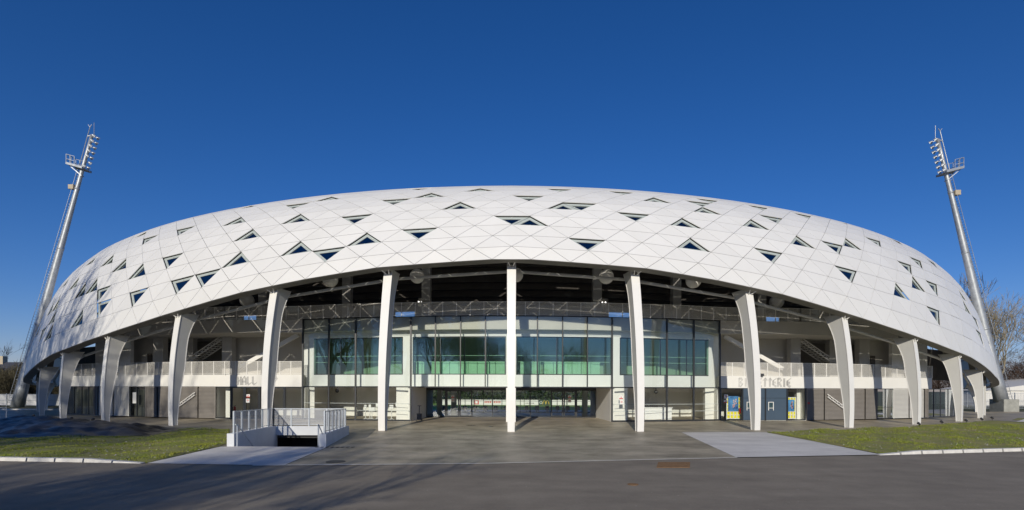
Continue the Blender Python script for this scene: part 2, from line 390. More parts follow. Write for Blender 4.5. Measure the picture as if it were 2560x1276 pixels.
# ------------------------------------------------------------------ STADIUM
ST = thing('stadium', 'white stadium with a domed shell of triangular panels on curved white columns', 'stadium', (0, 60, 0))
ST.location = (0, 0, 0)
D = 2.55/67
RJ = [66.5,66.2,65.7,65.2,64.7,64.1,63.5,62.8,62.1,61.4,60.7,59.9,59.1,58.2,57.3,56.4,55.5,54.4,53.2]
ZJ = [11.2,12.05,12.93,13.78,14.57,15.3,16.0,16.64,17.22,17.72,18.12,18.45,18.72,18.92,19.1,19.22,19.3,19.35,19.4]
WJ = [1,.82,.67,.55,.43,.33,.25,.19,.15,.11,.09]+[.075]*8
GI = [0,3.5,5.5,7.5,9.5,11.5,13.5,15.5,17.5,21.5,25,30,60]; GV = [0,.5,1.1,1.8,2.7,3.55,4.3,4.95,5.5,7.0,7.8,8.2,8.2]
def node(i, j, inn=0.0):
    a = abs(i); r = interp(j, range(19), RJ)+.0028*a*a+.0083*max(0, a-15)**2
    z = interp(j, range(19), ZJ)-interp(a, GI, GV)*interp(j, range(19), WJ)
    p = i*D; sl_ = .25 if j < 1 else min(1.4, .3+.09*j)     # push inwards roughly along the surface normal
    k = 1/math.sqrt(1+sl_*sl_)
    r -= inn*k; z -= inn*k*sl_
    return Vector((r*sin(p), 100-r*cos(p), z))
WIN = [(1,-20.0,0),(1,-18.5,1),(1,-15.5,1),(1,-14.0,0),(1,-12.0,0),(1,-10.0,0),(1,-9.0,0),(1,-5.0,0),(1,2.0,0),(1,15.0,0),(1,20.0,0),(1,23.0,0),(2,-22.0,1),(2,-19.0,1),(2,-14.5,0),(2,-8.0,1),(2,-6.0,1),(2,-4.0,1),(2,-2.5,0),(2,5.0,1),(2,7.5,0),(2,10.5,0),(2,13.0,1),(2,20.5,0),(3,-20.5,1),(3,-19.5,1),(3,-16.5,1),(3,-15.5,1),(3,-12.5,1),(3,-11.0,0),(3,0.0,0),(3,0.5,1),(3,14.5,1),(3,16.0,0),(3,19.5,1),(3,23.5,1),(4,-18.0,1),(4,-14.0,1),(4,-8.0,1),(4,-4.5,0),(4,3.5,0),(4,5.0,1),(4,9.0,1),(4,10.5,0),(4,14.5,0),(5,-20.5,1),(5,-15.5,1),(5,-6.5,1),(5,-1.5,1),(5,1.5,1),(5,2.0,0),(5,7.5,1),(5,11.5,1),(5,16.0,0),(5,21.5,1),(6,-18.0,1),(6,-13.5,0),(6,-11.5,0),(6,-9.0,1),(6,-3.5,0),(6,0.5,0),(6,6.0,1),(6,8.5,0),(6,13.5,0),(6,18.5,0),(4,20.0,1),(7,-20.5,1),(7,-7.0,0),(7,-2.5,1),(7,4.5,1),(7,6.0,0),(8,-6.0,1),(8,-1.0,1),(8,1.5,0),(8,3.5,0),(8,6.5,0),(8,8.5,0),(8,10.5,0),(8,16.5,0),(8,20.5,0),(9,-16.5,1),(9,-9.5,1),(9,-3.0,0),(9,13.0,0),(8,-15.0,1)]
WSET = set(WIN)
def inset_tri(P, g):
    """move every side of the triangle inwards by g"""
    c = [ (P[1]-P[2]).length, (P[2]-P[0]).length, (P[0]-P[1]).length ]; s = sum(c)
    I = (P[0]*c[0]+P[1]*c[1]+P[2]*c[2])/s
    area = (P[1]-P[0]).cross(P[2]-P[0]).length/2; r = 2*area/s
    return [I+(p-I)*(1-g/r) for p in P]
clad = MB(); IMAX = 34
for j in range(0, 17):
    for k in range(-IMAX*2, IMAX*2+1):
        c = k/2; half = (j % 2 == 0)
        isnode = ((k % 2 != 0) == half)
        if isnode: P = [node(c,j), node(c+.5,j+1), node(c-.5,j+1)]; u = 0
        else: P = [node(c-.5,j), node(c+.5,j), node(c,j+1)]; u = 1
        n = (P[1]-P[0]).cross(P[2]-P[0]).normalized()
        if n.dot(Vector((0,100,0))-P[0]) > 0 and n.z < .2: n = -n
        if n.z < 0: n = -n
        if (j, c, u) in WSET:
            fr = MB(); A = inset_tri(P, .02); B = inset_tri(P, .19); A2 = [p-n*.16 for p in A]; B2 = [p-n*.03 for p in B]; B3 = [p-n*.16 for p in B]
            A1 = [p-n*.12 for p in A]; B2 = [p-n*.15 for p in B]; A2 = [p-n*.24 for p in A]; B3 = [p-n*.24 for p in B]
            vs = A1+B2+B3+A2
            fs = []
            for a in range(3):
                b = (a+1) % 3
                fs += [(a,b,3+b,3+a),(3+a,3+b,6+b,6+a),(6+a,6+b,9+b,9+a),(9+a,9+b,b,a)]
            fr.add(vs, fs)
            for a in range(3):                       # small fixing bolts on the frame
                b = (a+1) % 3
                for t in (.5,) :
                    q = (A[a]*(1-t)+A[b]*t)*.5+(B[a]*(1-t)+B[b]*t)*.5-n*.12
                    fr.box(q-Vector((.03,.03,.03)), q+Vector((.03,.03,.03)))
            fo = fr.build('window', M_FRAME, ST)
            MB().prism([p-n*.18 for p in B], -n*.02).build('pane', M_GLASSW, fo)
        else:
            seam = abs(abs(c)-17.25) < .3 and j < 6
            A = inset_tri(P, .0115 if not seam else .022)
            clad.prism(A, -n*.05)
clad.build('cladding', M_SHELL, ST)
# rim: gutter plate under the lowest row and inner ring tubes
mb = MB(); R2 = MB(); R3 = MB()
ks = [k/2 for k in range(-IMAX*2, IMAX*2+1)]
for a, b in zip(ks, ks[1:]):
    p, q, p2, q2 = node(a,0,.09), node(b,0,.09), node(a,0,.7), node(b,0,.7)
    for v in (p2, q2): v.z += .05
    mb.add([p,q,q2,p2,p+Vector((0,0,.14)),q+Vector((0,0,.14)),q2+Vector((0,0,.14)),p2+Vector((0,0,.14))], [(0,3,2,1),(4,5,6,7),(0,1,5,4),(2,3,7,6),(1,2,6,5),(3,0,4,7)])
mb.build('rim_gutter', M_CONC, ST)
# ribs and rings that carry the panels
ribs = MB()
for j, rr in ((0,.10),(2,.07),(4,.07),(6,.07),(8,.07),(11,.07),(14,.07)):
    ribs.tube([node(a, j, .95 if j else .75)+Vector((0,0,0 if j else .2)) for a in ks[::2]], rr if j else .06, 6)
ribs.build('ring_tubes', M_CONC, ST, True)
KPHI = .1275; KR = [66.5,66.55,66.65,66.75,66.9,67.1,67.35,67.5,68.0,68.6]
for k in range(-8, 9):
    i = k*KPHI/D
    mb = MB(); js = [x*.5 for x in range(0, 35)]
    for j0, j1 in zip(js, js[1:]): mb.bar(node(i,j0,1.25), node(i,j1,1.25), .3, .45, up=(sin(k*KPHI), -cos(k*KPHI), 0))
    mb.build('roof_rib', M_CONC, ST)
# roof deck closing the top, unseen flat ring put in to shade the interior
mb = MB()
for a, b in zip(ks, ks[1:]):
    for r0, r1, dz0, dz1 in ((0,7,0,0),):
        p, q = node(a,17,.06), node(b,17,.06)
        def inn(v, r):
            d = Vector((0,100,0))-Vector((v.x,v.y,0)); d.normalize(); return v+d*r
        p2, q2 = inn(p,13), inn(q,13)
        mb.add([p,q,q2,p2,*[v-Vector((0,0,.4)) for v in (p,q,q2,p2)]], [(0,1,2,3),(4,7,6,5),(0,4,5,1),(2,6,7,3),(1,5,6,2),(3,7,4,0)])
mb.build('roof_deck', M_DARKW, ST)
# columns
def column(k):
    ph = k*KPHI; r0 = KR[abs(k)]; i = ph/D; top = node(i, 0).z+.1
    er = Vector((sin(ph), -cos(ph), 0)); et = Vector((cos(ph), sin(ph), 0)); ax = Vector((0,100,0))
    zs = [0]; n = 22
    zs = [top*t/n for t in range(n+1)]
    def prof(z):
        ro = r0+.05*z-.0145*z*z
        d = .36+.50*min(1, z/4.2)**1.2
        fl = max(0, (z-(top-2.2))/2.2); d += .55*fl**1.8
        w = .40+.15*z/11.
        return ro, d, w
    mb = MB(); b = 0
    for z in zs:
        ro, d, w = prof(z)
        for (rr, tt) in ((ro,-w/2),(ro,w/2),(ro-d,w/2),(ro-d,-w/2)):
            mb.v.append(tuple(ax+er*rr+et*tt+Vector((0,0,z))))
    for t in range(n):
        for a in range(4):
            c = (a+1) % 4; mb.f.append((t*4+a, t*4+c, t*4+4+c, t*4+4+a))
    mb.f += [(3,2,1,0), (n*4,n*4+1,n*4+2,n*4+3)]
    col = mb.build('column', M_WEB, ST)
    for e in (0, 1):                                  # slightly projecting flange plates front and back
        fb = MB()
        for z in zs:
            ro, d, w = prof(z); rr = ro+.012 if e == 0 else ro-d+.03; w += .05
            for (r_, tt) in ((rr,-w/2),(rr,w/2),(rr-.042,w/2),(rr-.042,-w/2)): fb.v.append(tuple(ax+er*r_+et*tt+Vector((0,0,z+.004))))
        for t in range(n):
            for a in range(4):
                c = (a+1) % 4; fb.f.append((t*4+a, t*4+c, t*4+4+c, t*4+4+a))
        fb.f += [(3,2,1,0), (n*4,n*4+1,n*4+2,n*4+3)]
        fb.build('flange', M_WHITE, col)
    br = MB(); pt = ax+er*(prof(top-.5)[0]+.05)+Vector((0,0,top-.35))   # bracket reaching out to the rim
    for s in (-1, 1): br.tube([pt+et*s*.1, node(i+s*.12, 0, .3)+Vector((0,0,.1))], .035, 6)
    br.build('bracket', M_WHITE, col)
    return ax+er*(prof(top)[0]-prof(top)[1])+Vector((0,0,top-.35))
tops = {k: column(k) for k in range(-8, 9)}
for k in range(-8, 8):
    a, b = tops[k], tops[k+1]
    MB().tube([a, b], .11, 10).build('tie_beam', M_WEB, ST, True)

# ---- facade ----
ZC1, ZT1, ZC2, ZT2 = 2.90, 3.93, 7.5, 8.6           # ground-floor head, balcony floor, balcony ceiling, terrace floor
def xs_between(a, b, n): return [a+(b-a)*t/n for t in range(n+1)]
def strip(name, m, x0, x1, off, z0, z1, th=.2, n=None, parent=ST):
    mb = MB(); n = n or max(1, int(abs(x1-x0)/70)); q = xs_between(x0, x1, n)
    for a, b in zip(q, q[1:]): mb.wall(F(a,off), F(b,off), z0, z1, th)
    return mb.build(name, m, parent)
def deck(name, m, x0, x1, off0, off1, z0, z1, n=40, parent=ST):
    mb = MB(); q = xs_between(x0, x1, n)
    for a, b in zip(q, q[1:]):
        p0, p1 = F(a,off0), F(b,off0); r0 = Vector((p0.x, p0.y+off1-off0)); r1 = Vector((p1.x, p1.y+off1-off0))
        mb.add([(*p0,z0),(*p1,z0),(*r1,z0),(*r0,z0),(*p0,z1),(*p1,z1),(*r1,z1),(*r0,z1)], [(0,3,2,1),(4,5,6,7),(0,1,5,4),(2,3,7,6),(1,2,6,5),(3,0,4,7)])
    return mb.build(name, m, parent)
# balcony fascia on both wings, and slabs
for x0, x1 in ((176,755),(1801,2330)):
    strip('balcony_fascia', M_WALL, x0, x1, 0, ZC1, ZT1, .25)
    deck('balcony_floor', M_GREYW, x0, x1, .25, 7.2, ZC1+.02, ZT1-.02, 10)
deck('first_floor_slab', M_GREYW, 757, 1799, 1.2, 9, ZC1+.03, ZT1-.05, 20)
deck('terrace_slab', M_GREYW, 170, 755, -.1, 10.5, ZC2, ZT2, 16)
deck('terrace_slab', M_GREYW, 1801, 2340, -.1, 10.5, ZC2, ZT2, 16)
deck('terrace_slab', M_GREYW, 757, 1799, .12, 10.5, ZC2+.02, ZT2-.004, 24)
# terrace back: pale parapet, dark stair-shaped underside of the stand, side walls
VOM = ((986,1036),(1519,1575),(1914,1950),(606,640))
def terrace_back():
    mb = MB(); q = [170]
    for a, b in sorted(VOM): q += [a, b]
    q.append(2340)
    for i in range(0, len(q), 2):
        n = max(1, int((q[i+1]-q[i])/60)); qq = xs_between(q[i], q[i+1], n)
        for a, b in zip(qq, qq[1:]): mb.wall(F(a,9), F(b,9), ZT2, ZT2+2.2, .2)
    for a, b in VOM: mb.wall(F(a,9), F(b,9), ZT2+1.75, ZT2+2.2, .2)
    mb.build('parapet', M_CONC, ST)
    st = MB(); q = xs_between(400, 2156, 40)
    for a, b in zip(q, q[1:]):
        for s in range(10):                          # stepped underside, climbing towards the front
            oa = 15-s*.9; z0 = ZT2+2.2+s*.62
            P0, P1 = F(a,9+.0), F(b,9+.0)
            p0 = Vector((P0.x*1.0, P0.y+3.0-s*.55)); p1 = Vector((P1.x, P1.y+3.0-s*.55))
            st.add([(*p0,z0),(*p1,z0),(*p1,z0+.62),(*p0,z0+.62),(p0.x,p0.y-.55,z0+.62),(p1.x,p1.y-.55,z0+.62)], [(0,1,2,3),(3,2,5,4)])
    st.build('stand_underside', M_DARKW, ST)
    # end blocks that close the stand sideways
terrace_back()
# two blocks of upper wall seen between the columns
for x0, x1, off, z1, m in ((640,950,7.8,11.0,M_CONC),(700,950,7.4,10.6,M_CONC),(1660,1850,7.6,10.9,M_CONC),(1480,1520,7.0,11.3,M_CONC),(1045,1075,7.0,11.3,M_CONC)):
    strip('terrace_wall', m, x0, x1, off, ZT2, z1, .3, 3)
for x, w in ((865,24),(1064,23),(1493,23),(1692,24),(1905,22),(655,22),(2120,20),(440,20)):
    p = F(x, 4.2); zt = 17.2
    MB().box((p.x-.38,p.y,ZT2),(p.x+.38,p.y+.75,zt-abs(x-X0)/1200*6)).build('pillar', M_PILLAR, ST)
# railings (posts with a perforated sheet between them)
def railing(x0, x1, off, z0, h, step, m=M_WHITE, mm=M_MESH, parent=ST, name='railing'):
    mb = MB(); sh = MB(); n = max(1, round(abs(F(x1,off).x-F(x0,off).x)/step)); q = xs_between(x0, x1, n); prev = None
    for x in q:
        p = F(x, off); mb.box((p.x-.028,p.y-.03,z0),(p.x+.028,p.y+.03,z0+h))
        if prev is not None:
            for zz in (z0+.09, z0+h-.02): mb.bar((*prev,zz), (*p,zz), .035, .03)
            sh.add([(*prev,z0+.09),(*p,z0+.09),(*p,z0+h-.03),(*prev,z0+h-.03)], [(0,1,2,3)])
        prev = p
    o = mb.build(name, m, parent); sh.build('mesh_panel', mm, o); return o
railing(176,755,.05,ZT1-.03,1.17,1.25)
railing(1801,2330,.05,ZT1-.03,1.17,1.25)
for a, b in ((200,560),(560,900),(900,1278),(1278,1660),(1660,2000),(2000,2320)):
    railing(a,b,.15 if 740 < (a+b)/2 < 1800 else 0,ZT2-.02,1.16,1.15)
# bays of the wings on balcony level: back walls, piers, partitions
for sgn in (-1, 1):
    def MX(x): return X0+sgn*(X0-x)                  # mirror the left-hand columns to the right wing
    strip('balcony_back_wall', M_GREYW, MX(585), MX(757), 4.2, ZT1, ZC2, .2, 3)
    strip('balcony_back_wall', M_CONC, MX(325), MX(585), 6.6, ZT1, ZC2, .2, 5)
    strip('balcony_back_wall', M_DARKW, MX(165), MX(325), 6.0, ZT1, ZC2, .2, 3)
    strip('room_front', M_GREYW, MX(326), MX(383), 2.2, ZT1, ZC2, .2, 1)
    strip('doorway', M_DARKW, MX(368), MX(380), 2.15, ZT1, ZT1+2.1, .04, 1)
    strip('pier', M_WALL, MX(296), MX(326), .9, ZT1, ZC2, .3, 1)
    strip('pier', M_WALL, MX(238), MX(262), 1.6, ZT1, ZC2, .3, 1)
    for x in (567, 395, 470):
        p = F(MX(x), 3.0 if x != 395 else 1.4); MB().box((p.x-.46,p.y,ZT1),(p.x+.46,p.y+.7,ZC2)).build('pillar', M_PILLAR, ST)
    # diagonal white brace behind the railing
    a, b = F(MX(600), 1.3), F(MX(746), 1.3)
    MB().bar((*a, 4.6), (*b, 7.45), .25, .34).build('brace', M_WHITE, ST)
    # stair flight inside the balcony with trussed stringers
    fl = MB(); A = F(MX(462), 3.2); B = F(MX(556), 3.2); zb, zt = 5.0, 7.3
    st = bpy.data.objects.new('staircase', None)
    for off in (0, 1.5):
        a0 = Vector((A.x, A.y+off, zb)); b0 = Vector((B.x, B.y+off, zt)); up = Vector((0,0,.38))
        fl.bar(a0, b0, .07); fl.bar(a0+up, b0+up, .07)
        for t in range(12):
            u0 = a0+(b0-a0)*t/12; u1 = a0+(b0-a0)*(t+1)/12
            fl.bar(u0, u1+up, .035) if t % 2 else fl.bar(u0+up, u1, .035)
    for t in range(13):
        u = Vector((A.x, A.y, zb))+(Vector((B.x, B.y, zt))-Vector((A.x, A.y, zb)))*t/13
        fl.box((u.x-.15,u.y,u.z+.12),(u.x+.17,u.y+1.5,u.z+.17))
    fl.build('staircase', M_WHITE, ST)
    # lower stair truss in front of the louvres with dark reflections painted in
    fl = MB(); A = F(MX(443), -.12); B = F(MX(487), -.12); a0 = Vector((*A, 1.02)); b0 = Vector((*B, 2.15)); up = Vector((0,0,.24))
    fl.bar(a0, b0, .05); fl.bar(a0+up, b0+up, .05)
    for t in range(8):
        u0 = a0+(b0-a0)*t/8; u1 = a0+(b0-a0)*(t+1)/8
        fl.bar(u0, u1+up, .03) if t % 2 else fl.bar(u0+up, u1, .03)
    fl.build('stair_truss', M_WHITE, ST)
# ground floor of the wings
def louvre(x0, x1, m, off=0):
    p, q = F(x0,off), F(x1,off); d = (q-p); n = Vector((-d.y, d.x)).normalized()
    if n.y < 0: n = -n
    mb = MB(); k = int((ZC1-ZG)/.115); 
    for s in range(k):
        z0 = ZG+.03+s*.115
        a, b = p, q; f = n*.06
        mb.add([(*a,z0),(*b,z0),(*(b+f),z0+.09),(*(a+f),z0+.09),(*(a+f),z0+.115),(*(b+f),z0+.115)], [(0,1,2,3),(3,2,5,4)])
    mb.wall(p+n*.09, q+n*.09, ZG, ZC1, .08)
    for e in (p, q): mb.box((e.x-.03,e.y-.02,ZG),(e.x+.03,e.y+.1,ZC1))
    return mb.build('louvre_panel', m, ST)
def glazed(x0, x1, off, z0, z1, m, fw=.07, parent=ST, name='window', mid=(), fm=M_BLACK, pane='pane', bars=(), depth=.08):
    """framed sheet of glass; mid = pixel columns of extra mullions"""
    p, q = F(x0,off), F(x1,off); d = (q-p).normalized(); d3 = Vector((d.x,d.y,0)); fr = MB()
    def V(v, z): return Vector((v.x, v.y, z))
    for e, s in ((p,1),(q,-1)): fr.bar(V(e,z0)+d3*fw/2*s, V(e,z1)+d3*fw/2*s, fw, depth, up=(d.x,d.y,0)) if False else fr.bar(V(e,z0)+d3*fw/2*s, V(e,z1)+d3*fw/2*s, fw, depth, up=(-d.y,d.x,0))
    fr.bar(V(p,z0+fw/2)+d3*fw, V(q,z0+fw/2)-d3*fw, depth, fw); fr.bar(V(p,z1-fw/2)+d3*fw, V(q,z1-fw/2)-d3*fw, depth, fw)
    for x in mid:
        s = F(x,off); t = (s-p).dot(d)/((q-p).length); s = p+(q-p)*t
        fr.bar(V(s,z0+fw), V(s,z1-fw), fw, depth*.9, up=(-d.y,d.x,0))
    for zz in bars: fr.bar(V(p,zz)+d3*fw, V(q,zz)-d3*fw, depth*.6, .03)
    o = fr.build(name, fm, parent)
    MB().add([V(p,z0+.02)+d3*.02, V(q,z0+.02)-d3*.02, V(q,z1-.02)-d3*.02, V(p,z1-.02)+d3*.02], [(0,1,2,3)]).build(pane, m, o)
    return o
for sgn in (-1, 1):
    def MX(x): return X0+sgn*(X0-x)
    glazed(MX(168), MX(236), .1, ZG, ZC1, M_GLASSD, mid=(MX(185), MX(203), MX(219)), name='door')
    louvre(MX(236), MX(245), M_LOUVD); louvre(MX(245), MX(283), M_LOUV); louvre(MX(283), MX(322), M_LOUV)
    glazed(MX(322), MX(364), .05, ZG, ZC1, M_GLASSD, mid=(MX(343),), name='door', bars=(1.2,))
    louvre(MX(364), MX(393), M_LOUVD); louvre(MX(393), MX(443), M_LOUVD); louvre(MX(443), MX(495), M_LOUVD); louvre(MX(495), MX(538), M_LOUVD)
# left wing near the curtain wall
glazed(538, 578, .1, ZG, ZC1, M_GLASS, name='window', fw=.09)
glazed(578, 612, .1, ZG, ZC1, M_GLASS, name='door', fw=.13); glazed(612, 649, .1, ZG, ZC1, M_GLASS, name='door', fw=.13)
glazed(649, 681, .1, ZG, ZC1, M_GLASS, name='window', fw=.1); glazed(681, 712, .1, ZG, ZC1, M_GLASS, name='door', fw=.12)
glazed(712, 757, .1, ZG, ZC1, M_GLASS, name='window', fw=.09)
# right wing near the curtain wall: glass, blue doors, glass
glazed(1800, 1856, .1, ZG, ZC1, M_GLASS, name='window', fw=.08)
for x0, x1 in ((1857,1913),(1914,1967)):
    p, q = F(x0,.05), F(x1,.05)
    d = MB().wall(p, q, ZG+.03, ZC1-.03, .07).build('door', M_BLUE, ST)
    fr = MB(); e = (q-p).normalized(); e3 = Vector((e.x,e.y,0)); 
    for s in (p, q): fr.bar((s.x,s.y-.01,ZG), (s.x,s.y-.01,ZC1), .08, .06, up=(-e.y,e.x,0))
    fr.bar((p.x,p.y-.02,2.05),(q.x,q.y-.02,2.05), .02, .02)
    fr.build('frame', M_BLACK, d)
    for sx in ((1868,1877),) if x0 < 1900 else ((1922,1932),):
        a, b = F(sx[0]-1, 0), F(sx[1]+1, 0); w = MB(); z0, z1 = 1.0, 1.72
        MB().wall(a+Vector((.05,-.012)), b+Vector((-.05,-.012)), z0+.2, z1-.05, .02).build('vision_pane', M_GLASSD, d)
        for s in (a, b): w.bar((s.x,s.y-.03,z0),(s.x,s.y-.03,z1), .05, .05)
        w.bar((a.x,a.y-.03,z1-.02),(b.x,b.y-.03,z1-.02), .05, .05); w.bar((a.x,a.y-.03,z0+.2),(b.x,b.y-.03,z0+.2), .05, .04)
        w.build('handle_frame', M_SIGNW, d)
glazed(1968, 2014, .1, ZG, ZC1, M_GLASS, name='window', fw=.08)
# rooms behind the glass of the wings
for x0, x1, a in ((538,757,None),(1800,2016,None)):
    strip('room_back_wall', M_WALL, x0, x1, 6.0, ZG, ZC1, .2, 4)
    deck('room_floor', M_FLOORI, x0, x1, .1, 6.0, ZG-.1, ZG-.005, 4)
    for x in (x0+1, x1-1):
        p = F(x, .12); MB().box((p.x-.08,p.y,ZG),(p.x+.08,p.y+5.9,ZC1)).build('room_side_wall', M_WALL, ST)
for x in (548, 570, 1998, 2006):
    p = F(x, .9); MB().box((p.x-.2,p.y,ZG),(p.x+.2,p.y+.4,ZC1)).build('pillar', M_WALL, ST)
# ground floor solid core behind the louvres
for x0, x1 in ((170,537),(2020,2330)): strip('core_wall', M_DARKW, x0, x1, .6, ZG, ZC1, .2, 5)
# ---- central glazed box ----
MULU = [757,822,889,957,1027,1088,1151,1213,1278,1343,1406,1468,1530,1598,1667,1734,1799]
ZB = 2.93
cw = MB()
def V(v, z): return Vector((v.x, v.y, z))
for x in MULU:
    p = F(x,0); thick = .13 if x in (757,822,1027,1530,1734,1799,889,1667) else .08
    z0 = ZG if (x <= 1027 or x >= 1530) else ZB-.05
    cw.box((p.x-thick/2,p.y-.08,z0),(p.x+thick/2,p.y+.08,ZT2-.02))
for a, b in zip(MULU, MULU[1:]):
    p, q = F(a,0), F(b,0)
    cw.bar(V(p,ZT2-.04), V(q,ZT2-.04), .14, .05)
    cw.bar(V(p,ZB-.02), V(q,ZB-.02), .14, .09)
    if b <= 1027 or a >= 1530: cw.bar(V(p,ZG+.05), V(q,ZG+.05), .14, .12)
cwo = cw.build('curtain_wall_frame', M_BLACK, ST)
for a, b in zip(MULU, MULU[1:]):
    p, q = F(a,0), F(b,0)
    MB().add([V(p,ZB),V(q,ZB),V(q,ZT2-.06),V(p,ZT2-.06)], [(0,1,2,3)]).build('pane', M_GLASSU, cwo)
    if b <= 1027 or a >= 1530: MB().add([V(p,ZG+.1),V(q,ZG+.1),V(q,ZB-.06),V(p,ZB-.06)], [(0,1,2,3)]).build('pane', M_GLASS, cwo)
# inner white facade on the first floor, windows in it
IW = [(784,1007,(850,905,952)),(1031,1265,(1100,1160,1214)),(1290,1528,(1343,1392,1468)),(1549,1772,(1600,1653,1718))]
zs0, zs1 = 3.92, 7.05
strip('inner_fascia', M_FASCIA, 760, 1797, .95, ZB+.02, zs0, .25, 16)
strip('inner_fascia', M_FASCIA, 760, 1797, .95, zs1, ZT2-.14, .25, 16)
mb = MB()
for z in (zs1+.28, zs1+.12):
    q = xs_between(762, 1795, 16)
    for a, b in zip(q, q[1:]): mb.bar(V(F(a,.92),z), V(F(b,.92),z), .07, .04)
mb.build('shadow_rail', M_WHITE, ST)
edges = [760]+[e for w in IW for e in w[:2]]+[1797]
for i in range(0, len(edges), 2): strip('inner_pier', M_FASCIA, edges[i], edges[i+1], .95, zs0, zs1, .3, 1)
for x0, x1, mids in IW:
    glazed(x0, x1, 1.05, zs0+.01, zs1-.01, M_GLASSG, fw=.07, mid=mids, name='window')
strip('upper_room_back_wall', M_GREYW, 762, 1795, 6.5, ZT1, ZC2, .2, 14)
for x in (762,1018,1278,1538,1795):
    p = F(x, 1.3); MB().box((p.x-.1,p.y,ZT1-.04),(p.x+.1,p.y+5.2,ZC2)).build('upper_room_partition', M_GREYW, ST)
for x0, x1 in ((1078,1262),(1300,1352),(1360,1500),(1040,1070)):
    mb = MB(); n = max(2, int((x1-x0)/22)); q = xs_between(x0, x1, n); p0 = F(x0,1.7)
    for a, b in zip(q, q[1:]): mb.wall(F(a+.6,1.7), F(b-.6,1.7), ZT1, 4.98, .6)
    for a, b in zip(q, q[1:]): mb.wall(F(a,1.66), F(b,1.66), 4.99, 5.04, .7)
    tag(mb.build('bar_cabinet', M_GREENI, ST))
# horizontal transom lines (glass manifestation rails)
mb = MB()
for z in (4.35, 4.85):
    q = [x for x in MULU]
    for (x0, x1, _) in IW: mb.bar(V(F(x0+4,1.25),z+.65), V(F(x1-4,1.25),z+.65), .03, .03)
mb.build('guard_rail', M_FASCIA, ST)
# ground floor rooms either side of the recess
for x0, x1, s in ((757,1027,1),(1530,1799,-1)):
    strip('lobby_back_wall', M_WALL, x0, x1, 6.6, ZG, ZC1, .2, 4)
    deck('lobby_floor', M_FLOORI, x0, x1, .1, 7.7, ZG-.1, ZG-.003, 4)
    for x in (x0+3, x1-3):
        p = F(x, .15); MB().box((p.x-.1,p.y,ZG),(p.x+.1,p.y+7.4,ZC1)).build('lobby_side_wall', M_WALL, ST)
    for x, w in (((778,.28),(1006,.5)) if s > 0 else ((1552,.55),(1776,.45))):
        p = F(x, 1.0); MB().box((p.x-w,p.y,ZG),(p.x+w,p.y+.5,ZC1)).build('lobby_pier', M_WALL, ST)
    mb = MB()
    for z in (1.55, .98):
        q = [x for x in MULU if x0 <= x <= x1]
        for a, b in zip(q, q[1:]): mb.bar(V(F(a+3,-.02),z), V(F(b-3,-.02),z), .008, .035)
    mb.build('manifestation_strip', M_FRAME, ST)
# entrance recess
DZ = 47.6
def R(x, Y=DZ): return Vector(((x-X0)/FP*Y, Y))
zf0 = ZG
for (xa, xb) in ((1030,1066),(1527,1490)):
    a, b = F(xa,.1), R(xb); d = (b-a); n = Vector((-d.y,d.x)).normalized()*.15
    if (n.x > 0) == (xa < X0): n = -n
    MB().add([(*a,ZG),(*b,ZG),(*(b+n),ZG),(*(a+n),ZG),(*a,ZC1),(*b,ZC1),(*(b+n),ZC1),(*(a+n),ZC1)], [(0,3,2,1),(4,5,6,7),(0,1,5,4),(1,2,6,5),(2,3,7,6),(3,0,4,7)]).build('splayed_wall', M_WALL, ST)
MB().add([V(F(1030,.1),ZC1+.02),V(F(1160,.1),ZC1+.02),V(F(1278,.1),ZC1+.02),V(F(1400,.1),ZC1+.02),V(F(1527,.1),ZC1+.02),V(R(1490),ZC1+.02),V(R(1066),ZC1+.02)], [(0,1,2,3,4,5,6)]).build('recess_ceiling', M_GREYW, ST)
tr = MB(); zdt = ZC1-.28
tr.box((R(1066).x,DZ-.06,zdt),(R(1490).x,DZ+.1,ZC1))
tr.box((R(1066).x,DZ-.05,ZG),(R(1490).x,DZ+.05,ZG+.09))
for x, w in ((1066,.1),(1114,.12),(1231,.06),(1289,.06),(1326,.06),(1441,.14),(1490,.1)):
    p = R(x); tr.box((p.x-w/2,DZ-.07,ZG+.09),(p.x+w/2,DZ+.07,zdt))
ent = tr.build('entrance_frame', M_BLACK, ST)
for a, b in ((1066,1114),(1182,1231),(1231,1289),(1289,1326),(1326,1376),(1441,1490)):
    p, q = R(a), R(b); MB().add([V(p,ZG+.09),V(q,ZG+.09),V(q,zdt),V(p,zdt)], [(0,1,2,3)]).build('pane', M_GLASSD, ent)
for a, b in ((1116,1148),(1149,1181),(1377,1408),(1409,1440)):
    p, q = R(a), R(b); fr = MB(); w = .12
    fr.box((p.x,DZ-.05,ZG+.05),(p.x+w,DZ+.04,zdt)); fr.box((q.x-w,DZ-.05,ZG+.05),(q.x,DZ+.04,zdt))
    fr.box((p.x+w,DZ-.05,ZG+.05),(q.x-w,DZ+.04,ZG+.17)); fr.box((p.x+w,DZ-.05,zdt-.1),(q.x-w,DZ+.04,zdt))
    d = fr.build('door', M_BLACK, ST)
    MB().add([(p.x+w,DZ,ZG+.17),(q.x-w,DZ,ZG+.17),(q.x-w,DZ,zdt-.1),(p.x+w,DZ,zdt-.1)], [(0,1,2,3)]).build('pane', M_GLASSD, d)
    hx = q.x-.08 if a in (1116,1377) else p.x+.08
    MB().tube([(hx,DZ-.1,ZG+.85),(hx,DZ-.1,ZG+1.5)], .02, 8).build('handle', M_GALVL, d)
